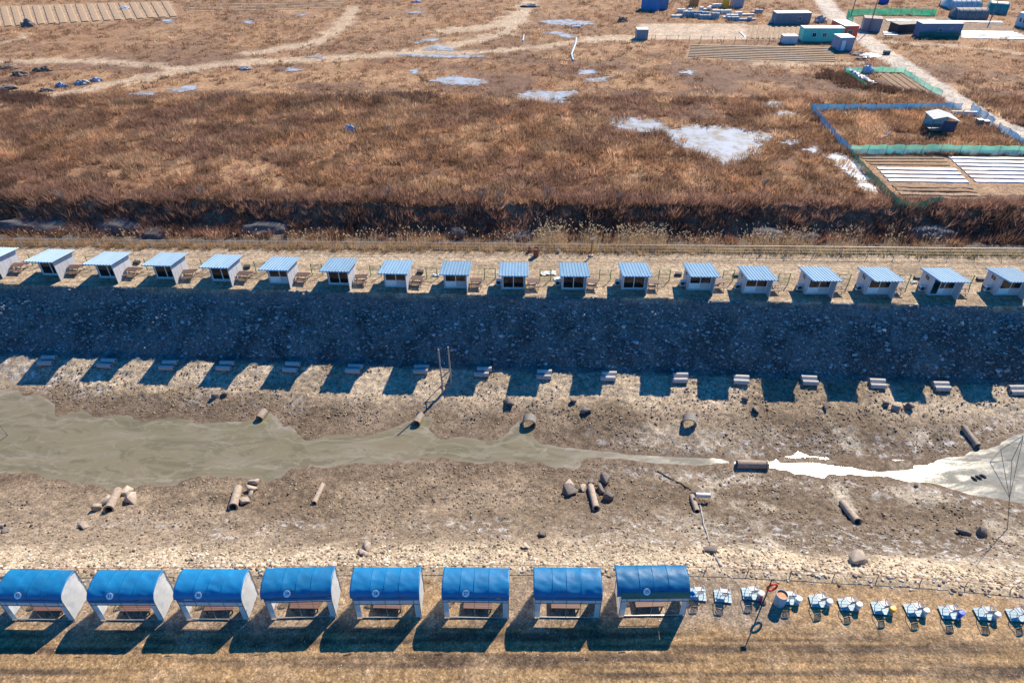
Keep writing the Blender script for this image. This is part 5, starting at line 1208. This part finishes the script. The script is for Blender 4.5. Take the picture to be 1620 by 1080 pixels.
# shack in the fenced plot
TARP = M('grey_tarp', (.4, .41, .45), (.28, .28, .3), scale=2, rough=.6, bump=.6, bscale=4); NAVY = M('navy_tarp', (.035, .05, .1), (.06, .07, .12), rough=.6)
p = at(1470, 212); w, dp, h = 3.4, 3.0, 2.3; t = empty('open_shack', (p.x, p.y, zt(p.x, p.y)), R(-6))
for x in (0, w):
    for y in (0, dp): MB().tube((x, y, 0), (x, y, h - (.25 if x > 1 else 0)), .05, 6).build('post', STAKE, t)
MB().prism([(-.25, h), (w * .45, h + .45), (w + .25, h - .2), (w + .25, h - .28), (w * .45, h + .37), (-.25, h - .08)], 'y', -.25, dp + .25).build('roof', TARP, t)
MB().span((w * .42, -.03, .35), (w, .02, h - .3)).build('front_tarp', NAVY, t); MB().span((.05, dp - .05, .2), (w - .05, dp, h - .32)).build('back_tarp', SHEET, t); MB().span((.1, .3, .38), (w * .8, dp - .3, .5)).build('bench_platform', LEGM, t)
tag(t, 'open shack with grey tarp roof and navy front sheet inside the blue net plot', 'shack')
# tunnel greenhouses and tents at the top right
def tunnel(pl, pr, dep, h, mat, label, hoops=5):
    a, b = at(*pl), at(*pr); w = (b - a).length; t = empty('tunnel_greenhouse', (a.x, a.y, zt(a.x, a.y)), yaw_of(a, b)); v = []; f = []; n = 11
    for i in range(13):
        for j in range(n): e = math.pi * j / (n - 1); v.append((w * i / 12, dep / 2 - dep / 2 * math.cos(e), h * math.sin(e) ** .7 + random.uniform(-.03, .03)))
    for i in range(12):
        for j in range(n - 1): q = i * n + j; f.append((q, q + n, q + n + 1, q + 1))
    f += [tuple(range(n)), tuple(range(12 * n + n - 1, 12 * n - 1, -1))]
    MB().add(v, f).build('cover', mat, t, smooth=True)
    for k in range(hoops):
        x = w * k / (hoops - 1); MB().path([(x, dep / 2 - dep / 2 * 1.01 * math.cos(math.pi * j / 10), h * 1.02 * math.sin(math.pi * j / 10) ** .7) for j in range(11)], .04, 5).build('hoop', GALV, t)
    tag(t, label, 'greenhouse')
tunnel((1514,31), (1562,31), 4, 2.2, M('shade_cloth', (.2, .18, .18), (.12, .11, .12), scale=1.5, rough=.7), 'dark tunnel greenhouse with a dusty top', 6)
tunnel((1505,16), (1552,16), 6, 2.4, M('clear_film', (.62, .64, .66), (.45, .44, .43), scale=1, rough=.4), 'pale collapsed film greenhouse at the top edge', 7)
tunnel((1562,22), (1592,24), 4, 2.6, M('green_tarp', (.03, .3, .22), (.03, .16, .24), scale=.8, rough=.5), 'green tarp tunnel at the top right', 4)
# film roll row in the small plot, bags, rubbish
FILMR = M('grey_film', (.55, .57, .64), (.3, .31, .38), scale=2, rough=.4, bump=.8, bscale=5)
def mound(px, py, w, d, h, mat, label, cat, rz=0, name='rubbish_heap'):
    p = at(px, py); bm = bmesh.new(); bmesh.ops.create_icosphere(bm, subdivisions=3, radius=1)
    for v in bm.verts:
        c = v.co; k = 1 + (float(vn(c.x * 3 + px, c.y * 3 + c.z * 2, 8)) - .5) * .7; v.co = Vector((c.x * w * .5 * k, c.y * d * .5 * k, max(c.z, -.15) * h * k))
    me = bpy.data.meshes.new(name); bm.to_mesh(me); bm.free(); me.materials.append(mat)
    return tag(link(name, me, None, (p.x, p.y, zt(p.x, p.y)), rz), label, cat)
a, b = at(1341, 112), at(1384, 137); t = empty('film_row', (0, 0, 0)); v = []; f = []; n = 9; dd = (b - a).normalized(); nr = Vector((-dd.y, dd.x, 0))
for i in range(25):
    q = a.lerp(b, i / 24); rr = .75 * random.uniform(.75, 1.15)
    for j in range(n): e = math.pi * j / (n - 1); v.append(tuple(q + nr * rr * math.cos(e) + Vector((0, 0, rr * .9 * math.sin(e) * random.uniform(.85, 1.1) - .05))))
for i in range(24):
    for j in range(n - 1): q = i * n + j; f.append((q, q + n, q + n + 1, q + 1))
MB().add(v, f).build('film', FILMR, t)
for k in range(1, 8): q = a.lerp(b, k / 8); MB().path([tuple(q + nr * .78 * math.cos(math.pi * j / 8) + Vector((0, 0, .8 * math.sin(math.pi * j / 8)))) for j in range(9)], .025, 4).build('tie', STAKE, t)
tag(t, 'crumpled grey film row inside the small green fenced plot', 'film row')
mound(1372, 115, 2.2, 1.6, 1.3, FILMR, 'bundled grey film beside the crumpled film row', 'bundle', name='film_bundle')
TRASH = [M('trash_mix', (.5, .5, .52), (.12, .11, .12), scale=3, rough=.7, lo=.4, hi=.6), M('trash_white', (.8, .8, .82), (.55, .53, .5), scale=3, rough=.6), M('trash_dark', (.09, .08, .085), (.25, .2, .17), scale=4, rough=.8), M('earth_mound', (.2, .13, .09), (.3, .2, .13), scale=2, rough=.95, bump=.6, bscale=8), M('trash_blue', (.04, .18, .42), (.5, .5, .52), scale=2, rough=.6)]
for a in [(1375,88,4.2,3.4,.35,1,'white rubbish sheet heap beside the farm road','rubbish heap'), (1355,86,3,2,.6,2,'dark rubbish heap below the grey-blue shed','rubbish heap'), (1362,95,2.2,1.4,.4,2,'small dark heap by the white rubbish sheet','rubbish heap'), (1297,36,3,2.2,1.4,0,'pile of odds and ends right of the long slate container','rubbish heap'), (1222,36,1.6,1.3,.8,1,'white bundle left of the long slate container','bundle'), (555,208,1.7,1.4,.9,4,'blue and white rubbish bundle lying in the middle of the weeds','rubbish heap'), (594,214,2.0,.8,.25,1,'flat white board scrap right of the blue bundle','scrap'), (614,204,1.3,.7,.3,4,'small blue and white scrap farther right of the bundle','scrap'), (131,133,2.6,1.6,.7,0,'grey and white rubbish heap beside the lower left track','rubbish heap'), (98,137,2,1.2,.7,4,'blue-grey rubbish heap at the left of the dump','rubbish heap'), (152,128,2,1.3,.6,4,'blue rubbish heap at the right end of the dump','rubbish heap'), (8,140,4,2.6,.6,2,'dark rubbish heap at the left picture edge','rubbish heap'), (20,152,4,2,.5,2,'low dark rubbish heap below the one at the left edge','rubbish heap'), (75,144,2.4,1.4,.5,2,'dark low heap between the dump and the left edge','rubbish heap'), (34,119,3,2,.8,3,'dark earth mound in the dug ground at left','earth mound'), (70,112,3.4,1.6,.7,3,'brown earth mound near the lower left track','earth mound'), (15,108,4,2,.6,3,'brown earth mound at the left picture edge','earth mound'), (45,42,2.6,2,1.3,2,'dark shed-like heap at the corner of the upper left plots','heap'), (198,15,2.2,1.4,.6,1,'white heap on the rows of the upper left plots','heap'), (388,110,2.6,1.6,.5,0,'grey rubbish heap just below the middle of the sandy track','rubbish heap'), (985,34,2.6,2,1.0,3,'dark earth mound left of the pale plot','earth mound'), (840,11,4.5,2,.6,2,'dark rubbish heap beside the top of the sandy track','rubbish heap'), (1401,215,.9,.6,.6,4,'small blue and white bundle in the shack plot','bundle'), (1548,198,1,.8,.8,4,'blue bundle near the road corner of the shack plot','bundle'), (1463,156,1.2,.9,.5,1,'small white bundle by the road below the ploughed plot','bundle'), (660,4,3,1.5,.4,4,'flat blue heap at the top edge left of the sandy track','heap')]:
    mound(a[0], a[1], a[2], a[3], a[4], TRASH[a[5]], a[6], a[7], random.uniform(-.3, .3), name=a[7].replace(' ', '_'))
# scrap boards in the shack plot, crates, white roll
def boards(px, py, n, l, mat, label):
    p = at(px, py); t = empty('board_pile', (p.x, p.y, zt(p.x, p.y)))
    for i in range(n): MB().box((random.uniform(-.4, .4), (i - n / 2) * .34, .1 + .05 * (i % 2)), (l * random.uniform(.7, 1.1), .28, .05), Matrix.Rotation(R(random.uniform(-12, 12)), 3, 'Z')).build('board', mat, t)
    tag(t, label, 'boards')
BRD = M('pale_board', (.55, .5, .46), (.4, .35, .3), scale=3, rough=.8)
boards(1340, 179, 3, 1.8, BRD, 'loose pale boards near the blue net corner'); boards(1398, 187, 3, 2.4, BRD, 'loose pale boards in the middle of the shack plot'); boards(1407, 203, 4, 1.5, SHEET, 'white boards left of the shack')
p = at(1503, 182); q = at(1543, 183); pipe('film_roll', (p.x, p.y, p.z + .35), (q.x, q.y, q.z + .35), .34, .1, SHEET, 'white film roll lying behind the shack', 'roll', None, False)
container((1546,199), (1553,199), .7, .8, cwall('yel_crate', (.7, .4, .02)), 'yellow box in the right corner of the shack plot', name='storage_box', cat='box'); container((1556,200), (1563,200), .7, .7, cwall('br_crate', (.3, .1, .06)), 'brown box right of the yellow one in the shack plot', name='storage_box', cat='box')
# blue drainage pipe lying in the field
def hosef(pts, r, mat, label):
    P = [at(*q) for q in pts]; t = empty('drain_pipe', (0, 0, 0))
    for a, b in zip(P[:-1], P[1:]): MB().tube((a.x, a.y, zt(a.x, a.y) + r), (b.x, b.y, zt(b.x, b.y) + r), r, 8).build('segment', mat, t)
    tag(t, label, 'drain pipe')
PB = M('pale_blue_pipe', (.55, .68, .78), (.4, .5, .58), rough=.4)
hosef([(912,62),(910,72),(904,88),(907,97)], .18, PB, 'pale blue drain pipe lying crooked in the field'); hosef([(829,56),(827,66)], .14, PB, 'short pale blue pipe left of the crooked one'); hosef([(905,45),(918,44)], .25, PB, 'short pale pipe lying level near the upper track')
p = at(1402, 86); t = empty('farm_cart', (p.x, p.y, p.z)); MB().span((-.6, -.35, .4), (.6, .35, .8)).build('tray', LEGM, t)
for x in (-.35, .35): MB().tube((x, -.4, .25), (x, -.34, .25), .25, 12).build('wheel', TYRE, t); MB().tube((x, .34, .25), (x, .4, .25), .25, 12).build('wheel', TYRE, t)
MB().tube((.6, 0, .6), (1.2, 0, .9), .03, 5).build('handle', STAKE, t); tag(t, 'small wooden cart standing on the farm road', 'cart')
